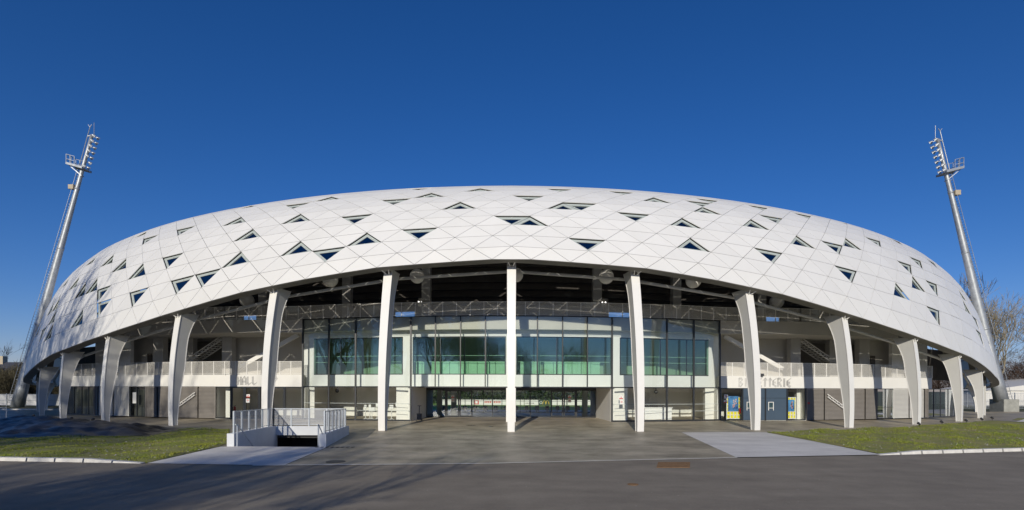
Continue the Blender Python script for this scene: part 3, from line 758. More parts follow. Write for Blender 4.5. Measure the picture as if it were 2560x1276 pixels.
# hall behind the doors with open glazed back
HB = 56.5
MB().box((-9,DZ,ZG-.1),(9.2,HB+5,ZG-.002)).build('hall_floor', M_FLOORB, ST)
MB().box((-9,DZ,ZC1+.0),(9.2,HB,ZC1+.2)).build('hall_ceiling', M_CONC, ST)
for x in (-8.6, 8.7): MB().box((x-.1,DZ+.1,ZG),(x+.1,HB,ZC1)).build('hall_side_wall', M_GREYW, ST)
for x in (-7.0, 7.2, -5.6): MB().box((x-.25,DZ+3,ZG),(x+.25,DZ+3.5,ZC1)).build('pillar', M_PILLAR, ST)
bk = MB()
for x in range(-8, 9, 1): bk.box((x-.03,HB-.04,ZG),(x+.03,HB+.04,ZC1))
bk.box((-9,HB-.05,1.42),(9,HB+.05,1.46)); bk.box((-9,HB-.05,.05+ZG),(9,HB+.05,ZG+.15))
bk.build('rear_glazing_frame', M_BLACK, ST)
# rooms either side must not leak light: rear wall of the whole ground floor
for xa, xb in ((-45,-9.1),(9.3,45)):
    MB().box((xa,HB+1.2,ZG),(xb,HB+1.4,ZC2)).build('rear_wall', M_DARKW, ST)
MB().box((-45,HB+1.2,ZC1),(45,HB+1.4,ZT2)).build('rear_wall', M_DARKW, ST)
MB().box((1.72,F(1300,0).y+.15,ZG),(2.1,F(1300,0).y+.6,ZC1)).build('pier', M_WHITE, ST) if False else None
pc = F(1278, -.02); MB().box((pc.x-.40,pc.y+.02,ZG),(pc.x+.36,pc.y+.5,ZC1+.03)).build('centre_pier', M_WHITE, ST)

# ---- raised lettering made of small studs ----
LET = {'H':[[(0,0),(0,1)],[(.8,0),(.8,1)],[(0,.42),(.8,.62)]],'A':[[(0,0),(0,.72),(.4,1),(.8,.72),(.8,0)],[(0,.4),(.8,.4)]],'L':[[(0,1),(0,.2),(.3,0),(.8,.22)]],
 'V':[[(0,1),(.4,0),(.8,1)]],'I':[[(.4,0),(.4,1)]],'P':[[(0,0),(0,.95),(.45,1),(.8,.72),(.4,.45),(0,.45)]],'B':[[(0,0),(0,1),(.5,1),(.75,.77),(.2,.53),(.8,.27),(.45,0),(0,0)]],
 'E':[[(.75,1),(0,.72),(0,.25),(.75,0)],[(0,.5),(.6,.5)]],'T':[[(0,.8),(.4,1),(.8,.8)],[(.4,0),(.4,1)]],'R':[[(0,0),(0,1),(.5,1),(.8,.75),(.4,.5),(0,.45)],[(.35,.45),(.8,0)]]}
def lettering(word, x0, x1, zb, hgt):
    a, b = F(x0,-.012), F(x1,-.012); n = len(word); mb = MB(); d = (b-a); L_ = d.length; d.normalize(); cw_ = L_/n
    for i, ch in enumerate(word):
        if ch == ' ': continue
        for pl in LET[ch]:
            for (u0, v0), (u1, v1) in zip(pl, pl[1:]):
                w = cw_*.82; ln = hypot((u1-u0)*w, (v1-v0)*hgt); k = max(2, int(ln/.055))
                for t in range(k+1):
                    for s in (-1, 0, 1):
                        uu = (u0+(u1-u0)*t/k)*w+s*.06*(abs(v1-v0)*hgt/ln)+i*cw_; vv = (v0+(v1-v0)*t/k)*hgt+s*.06*(abs(u1-u0)*w/ln)
                        p = a+d*uu; z = zb+vv; r = .021
                        mb.box((p.x-r, p.y-.012, z-r), (p.x+r, p.y+.012, z+r))
    return mb.build('lettering', M_SIGN, ST)
lettering('HALL VIP', 593, 697, 3.07, .66)
lettering('BILLETTERIE', 1848, 1981, 3.04, .68)
# small notices on the glass
def notice(x, y, w, h, off=-.05, kind=0):
    p = F(x, off); z = zat(x, y, p.y); mb = MB(); mb.box((p.x-w/2,p.y-.006,z-h/2),(p.x+w/2,p.y+.006,z+h/2))
    o = mb.build('notice', M_SIGNW, ST)
    m2 = MB()
    if kind == 0:
        m2.box((p.x-w/2,p.y-.012,z-h/2),(p.x+w/2,p.y-.007,z-h/2+h*.28)); m2.add([(p.x-.05,p.y-.01,z-.02),(p.x+.05,p.y-.01,z-.02),(p.x,p.y-.01,z+h*.38)], [(0,1,2)])
    else:
        m2.tube([(p.x+.07*cos(t*pi/8),p.y-.012,z+.03+.07*sin(t*pi/8)) for t in range(17)], .012, 4); m2.bar((p.x-.05,p.y-.012,z+.08),(p.x+.05,p.y-.012,z-.02), .02)
    m2.build('red_print', M_RED, o)
for x, y, k in ((620.5,990,0),(619.5,1002,1),(1553,994,0),(1554,1006,1),(1815,992,1),(1814,1004,0),(1132,992,0),(1132,1001,1),(1424,992,0),(1424,1002,1),(2021,1005,0)):
    if k == 0 and x == 2021: p = F(x,-.03); MB().box((p.x-.12,p.y-.01,1.55),(p.x+.12,p.y+.01,1.7)).build('fire_sign', M_RED, ST); continue
    off = -.05 if not 1100 < x < 1450 else DZ-.1-F(x,0).y
    notice(x, y, .30, .26 if k == 0 else .34, off if not (600 < x < 640 or 1800 < x < 1830) else .0, k)
p = F(336.5, -.02); MB().box((p.x-.17,p.y-.01,1.35),(p.x+.15,p.y,2.35)).build('notice', M_SIGNW, ST)
# twin emergency lights on the terrace, small loudspeaker / cameras under the ceilings
ME = emit('lamp_glow', (1, .97, .9), 2.5)
for x in (1050, 1508):
    p = F(x, 6.9); mb = MB()
    for s in (-.13, .17): mb.sphere((p.x+s,p.y-.1,10.9), .07, 10, 6)
    mb.build('emergency_lamp', ME, ST)
for x, off in ((843,2.0),(1640,2.0)):
    p = F(x, off); mb = MB(); mb.sphere((p.x,p.y,2.55), .17, 12, 8); mb.tube([(p.x,p.y,2.6),(p.x,p.y,2.9)], .04, 6); mb.build('ceiling_projector', M_DARK, ST)
p = F(1905,-.15); MB().box((p.x-.2,p.y-.1,ZT1-.02),(p.x+.12,p.y+.1,ZT1+.2)).build('floodlight', M_DARK, ST)

# ------------------------------------------------------------------ globes hanging under the shell
GLB = [(1042,691,18,'left of the centre column'),(1289,688,18,'half hidden behind the centre column'),(1515,692,18.5,'just right of the centre, before a grey pillar'),(825,699,19,'cut by the shell edge, left of the first column'),(1733,702,19,'between first and second columns right of centre'),(617,752,17,'dim and low over the left terrace'),(1941,755,17,'dim and low over the right terrace')]
for x, y, r, wh in GLB:
    Yg = (11.15-EYE)*FP/(HZ(x)-y) if r > 17 else 46; z = zat(x, y, Yg); X = (x-X0)/FP*Yg; rr = r*Yg/FP
    g = thing('globe_lamp', 'pale globe lamp under the shell, '+wh, 'lamp', (X,Yg,z), group='globe lamps under the shell')
    MB().sphere((0,0,0), rr, 28, 18).build('globe', M_GLOBE, g, True)
    MB().tube([(0,0,rr*.98),(0,0,rr+2.6)], .02, 6).build('cord', M_DARK, g)

# ------------------------------------------------------------------ floodlight masts
def mast(base, top, zb, label, inner):
    base, top = Vector(base), Vector(top); g = thing('floodlight_mast', label, 'mast', base, group='leaning floodlight masts')
    T = top-base; d = T.normalized(); L = T.length
    side = Vector((-inner, 0, 0)); side = (side-d*side.dot(d)).normalized(); fwd = d.cross(side)
    n = 14; pts = [d*(zb+(L-zb)*t/n) for t in range(n+1)]; rs = [.76-(.76-.19)*(t/n)**.7 for t in range(n+1)]
    MB().tube(pts, rs, 20).build('pole', M_GALV, g, True)
    j = MB()
    for f in (.3, .58, .8): q = d*L*f; rr = .76-(.76-.19)*f**.7; j.tube([q, q+d*.25], rr+.03, 20)
    j.build('pole_joint', M_GALV, g, True)
    lad = MB(); s0 = side*1.35
    lt = [side*(1.25-.75*t)+d*(L*.865*t+.3) for t in (0,.25,.5,.75,1)]
    for e in (-.22, .22): lad.tube([p+fwd*e for p in lt], .03, 5)
    for t in range(90):
        u = t/90; p = side*(1.25-.75*u)+d*(L*.865*u+.3); lad.bar(p-fwd*.22, p+fwd*.22, .03)
    for t in (.1,.25,.4,.55,.7,.85,.97): p = side*(1.25-.75*t)+d*(L*.865*t+.3); lad.bar(p, d*(L*.865*t+.3), .05)
    lad.build('ladder', M_GALV, g)
    P = d*(L*.875)
    def w(x_, y_, z_): return P+side*x_+fwd*y_+Vector((0,0,z_))
    pl = MB(); pl.prism([w(-.6,-.8,0),w(1.65,-.8,0),w(1.65,.8,0),w(-.6,.8,0)], (0,0,.14)); pl.prism([w(-.6,-.85,-.1),w(1.7,-.85,-.1),w(1.7,-.7,-.1),w(-.6,-.7,-.1)], (0,0,.3)); pl.prism([w(-.6,.85,-.1),w(1.7,.85,-.1),w(1.7,.7,-.1),w(-.6,.7,-.1)], (0,0,.3))
    for s in (-.5, .5): pl.bar(w(1.6,s,0), w(0,s*.4,-1.0), .09)
    pl.build('platform', M_GALV, g)
    rl = MB(); cor = [w(.5,-.8,0),w(1.1,-.8,0),w(1.65,-.8,0),w(1.65,0,0),w(1.65,.8,0),w(1.1,.8,0),w(.5,.8,0)]
    for c in cor: rl.bar(c, c+Vector((0,0,1.3)), .06)
    for a, b in zip(cor, cor[1:]):
        for z in (.65, 1.28): rl.bar(a+Vector((0,0,z)), b+Vector((0,0,z)), .05)
    rl.build('platform_railing', M_GALV, g)
    an = MB(); a0 = P+side*.55; an.tube([a0, a0+d*(L*.15)], .05, 6); an.tube([top-base+Vector((0,0,.1))-side*.3, top-base+Vector((0,0,1.8))-side*.3], .035, 6)
    tt = a0+d*(L*.15); an.bar(tt, tt+Vector((.25,0,.35)), .06); an.bar(tt, tt+Vector((-.25,0,.35)), .06); an.bar(tt-d*1.3, top-base-side*.1, .12)
    an.build('lightning_rod', M_GALV, g)
    bx = P+side*.75-d*2.8; MB().box(bx-Vector((.35,.25,.3)), bx+Vector((.35,.25,.3))).build('junction_box', M_BRICKW, g)
    for t in range(7):                               # floodlights in pairs along the inner side
        for e in (-.38, .38):
            q = d*(L*(.885+.0185*t))-side*(.45+.03*t)+fwd*e
            if t == 1 and e > 0 and inner > 0: continue
            fl = MB(); ax = (Vector((0,.75,0))-side*.6+Vector((0,0,-.45))).normalized()
            fl.tube([q-ax*.24, q-ax*.1, q+ax*.12], [.09,.18,.25], 12)
            fl.bar(q, d*(L*(.885+.0185*t)), .06)
            f = fl.build('floodlight', M_GALV, g)
            MB().tube([q+ax*.122, q+ax*.135], .22, 12).build('lens', M_LAMPG, f)
    return g
mb_ = Vector((-68.4, 72, 0)); mast(mb_, ((228-X0)/FP*72, 72, zat(228,338,72)), 0, 'tall galvanised floodlight mast leaning right, at the left end of the stadium', 1)
mR = (63.3, 66.8, 0); g = mast(mR, ((2342-X0)/FP*66.8, 66.8, zat(2342,348,66.8)), 1.5, 'tall galvanised floodlight mast leaning left on a concrete block, at the right end', -1)
MB().box((-.95,-1.0,0),(1.0,1.0,1.62)).build('concrete_base', M_BLOCK, g)

# ------------------------------------------------------------------ basement ramp entrance
RP = thing('basement_ramp', 'pale concrete basement stair entrance with perforated metal railings, left of centre', 'ramp', (-11.3,27.5,0))
RP.location = (0,0,0)
A0, A1 = Vector((-13.5,24.7)), Vector((-14.4,31.3)); B0, B1 = Vector((-8.72,24.5)), Vector((-9.75,31.3))
hw = .62
def slabw(p, q, th, z0, z1, sgn, z1q=None):
    n = Vector((th*sgn, 0)); z1q = z1q or z1
    return MB().add([(*p,z0),(*q,z0),(*(q+n),z0),(*(p+n),z0),(*p,z1),(*q,z1q),(*(q+n),z1q),(*(p+n),z1)], [(0,3,2,1),(4,5,6,7),(0,1,5,4),(1,2,6,5),(2,3,7,6),(3,0,4,7)])
wl_ = slabw(A0-Vector((.0,0)), A1, .34, -2.4, hw, 1, .52).build('side_wall', M_RAMP, RP)
wr_ = slabw(B0, B1, .34, -2.4, hw, -1, .52).build('side_wall', M_RAMP, RP)
MB().wall((-14.03,31.0), (-10.1,31.0), -.02, .52, .3).build('lintel', M_RAMP, RP)
MB().box((-14.6,34.2,-2.5),(-9.6,34.4,-.03)).build('inner_back_wall', M_DARK, RP)  # inner walls, ceiling and landing dark: shade under the lintel put in the colour
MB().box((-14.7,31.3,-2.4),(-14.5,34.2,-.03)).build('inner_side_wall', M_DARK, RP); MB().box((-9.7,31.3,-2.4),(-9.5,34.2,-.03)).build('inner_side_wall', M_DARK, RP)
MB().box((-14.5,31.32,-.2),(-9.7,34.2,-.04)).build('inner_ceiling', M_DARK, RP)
mb = MB()
for s in range(12): mb.box((-13.3-s*.04,24.8+s*.3,-2.5),(-9.1-s*.04,25.1+s*.3,-.17*(s+1)))
mb.build('steps', M_RAMP, RP); MB().box((-14.4,28.4,-2.5),(-9.2,34.2,-2.04)).build('landing', M_DARK, RP)
def ramp_rail(pts, n, name='railing'):
    mb = MB(); sh = MB(); prev = None
    for a, b, k in pts:
        a, b = Vector(a), Vector(b)
        for t in range(k+1):
            p = a+(b-a)*t/k
            if prev is not None and (p-prev).length > .05:
                mb.bar(prev+Vector((0,0,1.06)), p+Vector((0,0,1.06)), .05, .04); mb.bar(prev+Vector((0,0,.1)), p+Vector((0,0,.1)), .04, .03)
                sh.add([prev+Vector((0,0,.1)), p+Vector((0,0,.1)), p+Vector((0,0,1.05)), prev+Vector((0,0,1.05))], [(0,1,2,3)])
            mb.box(p-Vector((.035,.05,.06)), p+Vector((.035,.05,1.07))); prev = p
    o = mb.build(name, M_GALVL, RP); sh.build('mesh_panel', M_MESHG, o)
ramp_rail([((-13.35,25.05,hw-.02),(-14.2,31.1,.5),6),((-14.2,31.1,.5),(-9.95,31.1,.5),4)], 5)
ramp_rail([((-8.93,24.9,hw),(-9.85,30.9,.5),6)], 5)
for (px_, d_) in ((-13.02, 1), (-9.16, 1)):
    hr = MB(); hr.tube([(px_,24.72,0),(px_,24.72,1.02)], .035, 8); hr.tube([(px_,24.55,1.06),(px_,24.75,1.04),(px_-.35,27.6,-.75)], .025, 8); hr.build('handrail', M_GALVL, RP)

# ------------------------------------------------------------------ plastic sheet on the left and its uplights
tp = P2((-60,1098),(0,1096.6),(150,1094.5),(276,1093),(373,1092),(463,1073.5),(373,1068.5),(224,1055),(149,1049),(60,1049),(-60,1056))
def tz(X, Y):
    dmin = 9
    for a, b in zip(tp, tp[1:]+tp[:1]):
        A, B = Vector(a), Vector(b); ab = B-A; t = max(0, min(1, (Vector((X,Y))-A).dot(ab)/ab.length_squared)); dmin = min(dmin, (Vector((X,Y))-A-ab*t).length)
    return min(dmin, 2.2)*.17*(1+.0*X)+(.05*sin(X*2.1+Y)+.06*sin(Y*3.3-X*1.2+sin(X*1.7))+.05*sin(X*3.1+Y*6.2)+.03*sin(Y*9-X*2))*min(1, dmin)
o = sheet('plastic_sheet', tp, .03, M_TARP, grid=.3, zf=tz, kind=None, label='wrinkled black plastic sheet over a low mound between the left lawn and paving', cat='plastic sheet')
o.data.polygons.foreach_set('use_smooth', [True]*len(o.data.polygons))
def uplight(x, y, where):
    p = gpt(x, y); g = thing('ground_uplight', 'small black ground spotlight on a spike '+where, 'spotlight', p, group='small spotlights along the paving edge')
    MB().tube([(0,0,-.05),(0,0,.2)], .02, 6).build('spike', M_DARK, g)
    MB().tube([(0,-.08,.2),(0,.1,.3)], [.07,.1], 10).build('head', M_DARK, g)
for x, y, wh in ((83,1047,'leftmost behind the plastic sheet'),(118,1051,'left of the fifth column'),(178,1054,'right of the left fifth column'),(232,1057,'by the left fourth column'),
                 (2298,1068,'by the right fourth column'),(2355,1063,'on the right lawn edge between columns'),(2416,1059,'by the right fifth column'),(2455,1055,'just past the right fifth column'),(2481,1052,'nearest the outermost right column')):
    uplight(x, y, wh)

# ------------------------------------------------------------------ covers and drains in the ground
def plate(name, poly, z, m, label, cat):
    return tag(MB().prism([(p[0],p[1],z) for p in poly], (0,0,.012)).build(name, m), label, cat)
plate('inspection_cover', P2((1642,1170),(1725,1170),(1726,1156.5),(1646,1156.5)), .004, M_RUST, 'rusty rectangular steel cover plate set in the asphalt', 'cover')
def disc(name, x, y, r, m, label, z=.004):
    c = gpt(x, y); mb = MB(); mb.tube([(c.x,c.y,z+gz(c.x,c.y)),(c.x,c.y,z+.012+gz(c.x,c.y))], r, 20); return tag(mb.build(name, m), label, 'cover')
disc('manhole_cover', 840, 1155.5, .36, M_DARK, 'dark round manhole cover in the paving before the left apron', .01)
disc('manhole_cover', 1583, 1212, .16, M_RUST, 'small round rusty valve cover in the road, below the steel plate')
g_ = MB(); c = gpt(838, 1119.5)
for i in range(8): g_.box((c.x-.9+i*.24,c.y-.12,.018),(c.x-.78+i*.24,c.y+.12,.03))
tag(g_.build('drain_grate', M_DARK), 'black slotted drain grate beside the ramp wall', 'drain')
for x, y, rx in ((1178,1065.5,.35),(1228,1068,.16)):
    c = gpt(x, y, .05); mb = MB(); mb.v = [(c.x+rx*(1+.25*sin(3*t))*cos(t), c.y+.16*sin(t)*(1+.2*cos(2*t)), .016+gz(c.x,c.y+.1)) for t in [k*pi/10 for k in range(20)]]; mb.f = [tuple(range(20))]
    tag(mb.build('water', M_PUD), kind='structure')

# ------------------------------------------------------------------ things standing about the entrance
p = F(1048, -.1)
g = thing('pallet_truck', 'black hand trolley parked against the left splayed wall of the entrance', 'trolley', (p.x,p.y,ZG))
MB().box((-.2,-.15,.12),(.2,.15,.62)).build('body', M_DARK, g); MB().tube([(0,.0,.6),(0.02,.05,1.25)], .03, 8).build('handle', M_DARK, g)
mb = MB(); mb.bar((-.14,.05,1.25),(.16,.05,1.25), .04); mb.build('grip', M_DARK, g)
for s in (-1, 1): MB().tube([(s*.2,0,.1),(s*.26,0,.1)], .1, 12).build('wheel', M_DARK, g)
def stand(x, off, h, w, label):
    p = F(x, off); g = thing('sanitiser_stand', label, 'stand', (p.x,p.y,ZG), group='white stands in the left entrance hall')
    MB().tube([(0,0,.08),(0,0,h-.2)], .03, 8).build('pole', M_SIGNW, g)
    b = MB()
    for t in (0, 2.1, 4.2): b.bar((0,0,.14),(.3*cos(t+.5),.3*sin(t+.5),.02), .045)
    b.build('tripod', M_SIGNW, g)
    MB().box((-w/2,-.06,h-.25),(w/2,.06,h+.05)).build('box', M_SIGNW, g)
for x, off, h, w, l in ((914,.8,1.2,.2,'white stand with a slim box, leftmost of the row behind the glass'),(925,1.2,1.22,.2,'white stand with a tall narrow box, second in the row behind the glass'),(930,.6,1.0,.5,'low white stand with a wide box, behind the glass'),(943,1.0,1.35,.2,'tall white stand just left of the first column left of centre'),
                   (966,1.0,1.15,.3,'white stand just right of the first column left of centre'),(979,.8,1.22,.32,'white stand with a square box near the right end of the row'),(997,1.1,1.4,.5,'tallest white stand with a wide panel, rightmost of the row')): stand(x, off, h, w, l)
p, q = F(1612,2.4), F(1675,2.4)
g = thing('reception_counter', 'long white reception counter behind the glass right of the entrance', 'counter', (p.x,p.y,ZG))
MB().box((0,0,0),(q.x-p.x,.7,1.0)).build('front', M_FASCIA, g); MB().box((-.08,-.06,1.0),(q.x-p.x+.08,.76,1.06)).build('top', M_FASCIA, g)
for k, x in enumerate((1622, 1638)):
    pp = F(x, 2.7); mb = MB(); mb.box((pp.x-.22,pp.y,ZG+1.07),(pp.x+.22,pp.y+.3,ZG+1.1)); 
    for s in (-.2,-.06,.08,.2): mb.bar((pp.x+s,pp.y,ZG+1.07),(pp.x+s,pp.y,ZG+1.32), .025)
    mb.box((pp.x-.22,pp.y,ZG+1.32),(pp.x+.22,pp.y+.3,ZG+1.34))
    tag(mb.build('desk_tray', M_DARK), 'small black wire tray on the white counter, '+('left one' if k == 0 else 'right one'), 'tray', 'trays on the reception counter')
def extinguisher(x, off, where):
    p = F(x, off); g = thing('fire_extinguisher', 'red fire extinguisher '+where, 'fire extinguisher', (p.x,p.y,ZG+.55), group='fire extinguishers')
    MB().tube([(0,0,0),(0,0,.42),(0,0,.5)], [.09,.09,.03], 12).build('cylinder', M_RED, g, True)
    h = MB(); h.bar((-.02,0,.54),(.1,0,.56), .03); h.tube([(-.03,0,.54),(-.14,0,.4),(-.12,0,.15)], .015, 6); h.build('valve_hose', M_DARK, g)
extinguisher(587, .4, 'behind the glass door left of the third column'); 
p = F(1851, .5); extinguisher(1851, .5, 'behind the glass beside the blue doors')
def board(x0, x1, off, z0, z1, px0, px1, pz0, pz1, label):
    p, q = F(x0,off), F(x1,off); g = thing('display_board', label, 'display board', (p.x,p.y,ZG), group='yellow grid boards with posters')
    W = q.x-p.x; gy = MB(); fr = MB(); nx, nz = 4, 6
    MB().box((.02,.03,z0),(W-.02,.05,z1)).build('yellow_back', M_YEL, g)
    for i in range(nx+1): X = W*i/nx; fr.bar((X,0,z0),(X,0,z1), .06)
    for j in range(nz+1): z = z0+(z1-z0)*j/nz; fr.bar((0,0,z),(W,0,z), .05)
    fr.build('white_grid', M_SIGNW, g)
    for X in (0, W): MB().bar((X,0,0),(X,0,z0+.1), .07).build('leg', M_SIGNW, g)
    a = F(px0,off).x-p.x; b = F(px1,off).x-p.x
    po = MB().box((a,-.06,pz0),(b,-.045,pz1)).build('poster', M_POST, g)
    c = a+(b-a)*.62; m2 = MB()
    for k in range(9): u = random.uniform(-.16,.16)*(b-a); z = pz0+(pz1-pz0)*(.25+.06*k); m2.prism([(c+u-.06,-.063,z),(c+u+.06,-.063,z),(c+u+.04,-.063,z+.13),(c+u-.04,-.063,z+.12)], (0,-.003,0))
    m2.build('printed_figures', M_POSTC, po)
board(1817, 1850, .7, .12, 1.95, 1820, 1845, .75, 2.05, 'yellow grid board with a dark blue poster, left of the blue doors')
board(1962, 1987, .7, .12, 1.95, 1968, 1984, .75, 1.75, 'yellow grid board with a blue poster, right of the blue doors')

# pitch side seen through the hall: pitch, seats, hoardings, wood
sheet('pitch', SUNK, -1.2, M_PITCH)
mb = MB()
for (xa, ya), (xb, yb) in zip(SUNK, SUNK[1:]+SUNK[:1]): mb.add([(xa,ya,-1.2),(xb,yb,-1.2),(xb,yb,-.03),(xa,ya,-.03)], [(0,1,2,3)])
tag(mb.build('pitch_wall', M_KERB), kind='structure')
seat0 = None
for k in range(14):
    x = -7.6+k*1.17; z = .02
    if seat0 is None:
        seat0 = thing('bench_seat', 'blue plastic seat beyond the entrance hall, one of a row facing the pitch', 'seat', (x,59.5,z), group='blue seats beyond the hall')
        MB().box((-.24,-.22,.3),(.24,.2,.36)).build('seat', M_SEAT, seat0); MB().prism([(-.24,-.22,.36),(.24,-.22,.36),(.2,-.26,.82),(-.2,-.26,.82)], (0,.05,0)).build('backrest', M_SEAT, seat0)
        l = MB(); l.bar((0,0,-.2),(0,0,.3), .06); l.build('leg', M_DARK, seat0); o = seat0
    else: o = copy_tree(seat0); o.location = (x,59.5,z)
hd = []
HBD = [('white hoarding with faint grey print, leftmost beyond the hall',-12,-6.6,None),('white hoarding with a red square emblem and red lettering',-6.5,-.9,'red'),('white hoarding with an orange dot and pale lines',-.8,2.2,'dot'),('white hoarding with small black print, right of the centre column',2.3,4.7,'black'),('dark green hoarding with golden arches',4.8,6.9,'arch'),('white hoarding with grey lines right of the green one',7,9.7,None),('long plain white hoarding at the right',9.8,18,None)]
for lab, xa, xb, k in HBD:
    Y = 124; g = thing('hoarding', lab+', beside the far touchline', 'hoarding', ((xa+xb)/2*1.378,Y,-1.2), group='hoardings beyond the pitch'); w = (xb-xa)/2; g.scale = (1.378,1.378,1.378)
    MB().box((-w,0,.05),(w,.1,.95)).build('board', M_DGREEN if k == 'arch' else M_TENT, g)
    if k == 'arch':
        mb = MB()
        for s in (-.12, .42): mb.tube([(s+.27*cos(t*pi/8)*1.0,-.04,.18+.62*sin(t*pi/8)) for t in range(9)], .05, 6)
        mb.build('arches', M_ARCH, g); MB().tube([(-.7+.2*cos(t*pi/6),-.04,.5+.2*sin(t*pi/6)) for t in range(13)], .04, 6).build('ring_mark', M_SIGNW, g)
    if k == 'red':
        mb = MB(); mb.box((-w+.1,-.03,.15),(-w+.9,-.005,.85)); 
        for i in range(9): mb.box((-.9+i*.32,-.03,.38),(-.72+i*.32,-.005,.72))
        mb.build('red_mark', M_RED, g)
        tm = MB().box((-w+.3,-.045,.3),(-w+.7,-.034,.7)).build('inner_mark', M_SIGNW, g)
    if k == 'dot': MB().tube([(-.8,-.03,.5),(-.8,-.005,.5)], .2, 12).build('orange_mark', M_ARCH, g)
    if k == 'black':
        mb = MB()
        for i in range(6): mb.box((-1+i*.26,-.03,.3),(-.86+i*.26,-.005,.45))
        mb.build('small_print', M_DARK, g)

# ------------------------------------------------------------------ vegetation
def bare_tree(name, mat_, h, seed, spread=.75, depth=6, kids=(2,4), r0=.3, upward=.35, base=(0,0,0), trunk_f=.28, nt=3):
    rnd = random.Random(seed); tr = MB(); cr = MB()
    def grow(p, d, l, r, lev):
        n = 3 if lev < 4 else 2; pts = [p]; q = p.copy(); dd = d.copy()
        for k in range(n):
            dd = (dd+Vector((rnd.uniform(-1,1),rnd.uniform(-1,1),rnd.uniform(-.6,.9)))*.16).normalized(); q = q+dd*l/n; pts.append(q.copy())
        r = max(r, .022); r1 = max(r*.62, .014)
        (tr if lev == 0 else cr).tube(pts, [r+(r1-r)*k/n for k in range(n+1)], 8 if lev == 0 else (5 if lev < 3 else nt), caps=False)
        if lev >= depth: return
        m = rnd.randint(*kids)+(1 if lev < 3 else 0)
        for k in range(m):
            t = rnd.uniform(.35, 1) if k else 1
            if lev == 0: t = rnd.uniform(.6, 1) if k else 1
            idx = min(n-1, int(t*n)); o = pts[idx]+(pts[idx+1]-pts[idx])*(t*n-idx) if t < 1 else pts[-1]
            a = rnd.uniform(0, 2*pi); s = dd.orthogonal().normalized(); s = Matrix.Rotation(a, 3, dd) @ s
            sp = spread*(rnd.uniform(.5, 1.1) if k else .35)
            nd = (dd+s*sp+Vector((0,0,upward*.4))).normalized()
            grow(o, nd, l*rnd.uniform(.62, .85), r1*rnd.uniform(.6, .85) if k else r1*.95, lev+1)
    grow(Vector((0,0,0)), Vector((0,0,1)), h*trunk_f, r0, 0)
    return tr, cr
def place_bare(tr, cr, loc, rz, sc, label, mat_, cat='tree', name='bare_tree', group='bare winter trees'):
    g = thing(name, label, cat, loc, rz, group); g.scale = (sc, sc, sc)
    for nm, me in (('trunk', tr), ('crown', cr)):
        if isinstance(me, MB): o = me.build(nm, mat_, g)
        else: o = bpy.data.objects.new(nm, me); C.objects.link(o); o.parent = g
    return g
t1 = bare_tree('t', M_BARK, 20, 14, depth=7, kids=(2,3), r0=.42)
gA = place_bare(*t1, (90, 96, 0), .4, 1.12, 'large bare plane tree with pale branches at the right edge', M_BARK)
mA = [c.data for c in children(gA)]; mA = {c.name.split('.')[0]: c.data for c in children(gA)}
t2 = bare_tree('t', M_BARKD, 20, 29, depth=7, kids=(2,3), r0=.42)
gB = place_bare(*t2, (104, 122, 0), 1.1, 1.5, 'bare tree half hidden behind the right end of the dome', M_BARKD)
mB = {c.name.split('.')[0]: c.data for c in children(gB)}
place_bare(mB['trunk'], mB['crown'], (108, 104, 0), 2.7, 1.05, 'slimmer bare tree at the right edge, behind the marquee', M_BARKD)
place_bare(mB['trunk'], mB['crown'], (-155, 150, 0), .3, 1.05, 'distant bare tree above the slate roof at the left edge', M_BARKD)
# trees round the camera, out of the picture, that throw the branch shadows and stand in the reflections
for k, (x, y, s, r, m) in enumerate(((-15,-16,.72,.3,mA),(-40,-4,1.05,4.0,mA),(-53,7,1.35,5.2,mB),(-64,-8,1.4,.9,mA),(-58,18,1.05,2.2,mA),(-47,-26,1.2,1.3,mB),(-22,-34,1.0,.7,mA),(-13,-8,.75,5.1,mB),(-36,-30,1.5,3.7,mA),(-23,-41,1.1,4.4,mA),(-45,-14,1.4,.5,mA),(-58,2,1.5,3.3,mB),(-70,12,1.9,1.7,mA),(-61,14,1.9,.4,mB),(-55,-4,1.9,2.6,mA),(-68,24,1.7,5.0,mA),(-50,-40,1.7,2.9,mB),(-19,-38,1.15,.9,mB),(-25,-50,1.3,2.2,mA),(-36,-56,1.5,5.5,mB))):
    place_bare(m['trunk'], m['crown'], (x,y,0), r, s, 'bare tree on the verge behind the viewpoint to the left', M_BARK, group='bare trees behind the viewpoint on the left')
for k, (x, y, s, r, m) in enumerate(((-10,-92,1.0,.3,mA),(6,-90,1.05,2.3,mB),(24,-94,.95,1.3,mA),(-26,-88,1.1,4.3,mB),(42,-90,1.0,3.3,mA),(-2,-96,1.1,5.3,mA),(-18,-98,1.0,2.0,mB))):
    place_bare(m['trunk'], m['crown'], (x,y,0), r, s, 'bare tree across the road behind the viewpoint', M_BARK, group='bare trees across the road behind the viewpoint')
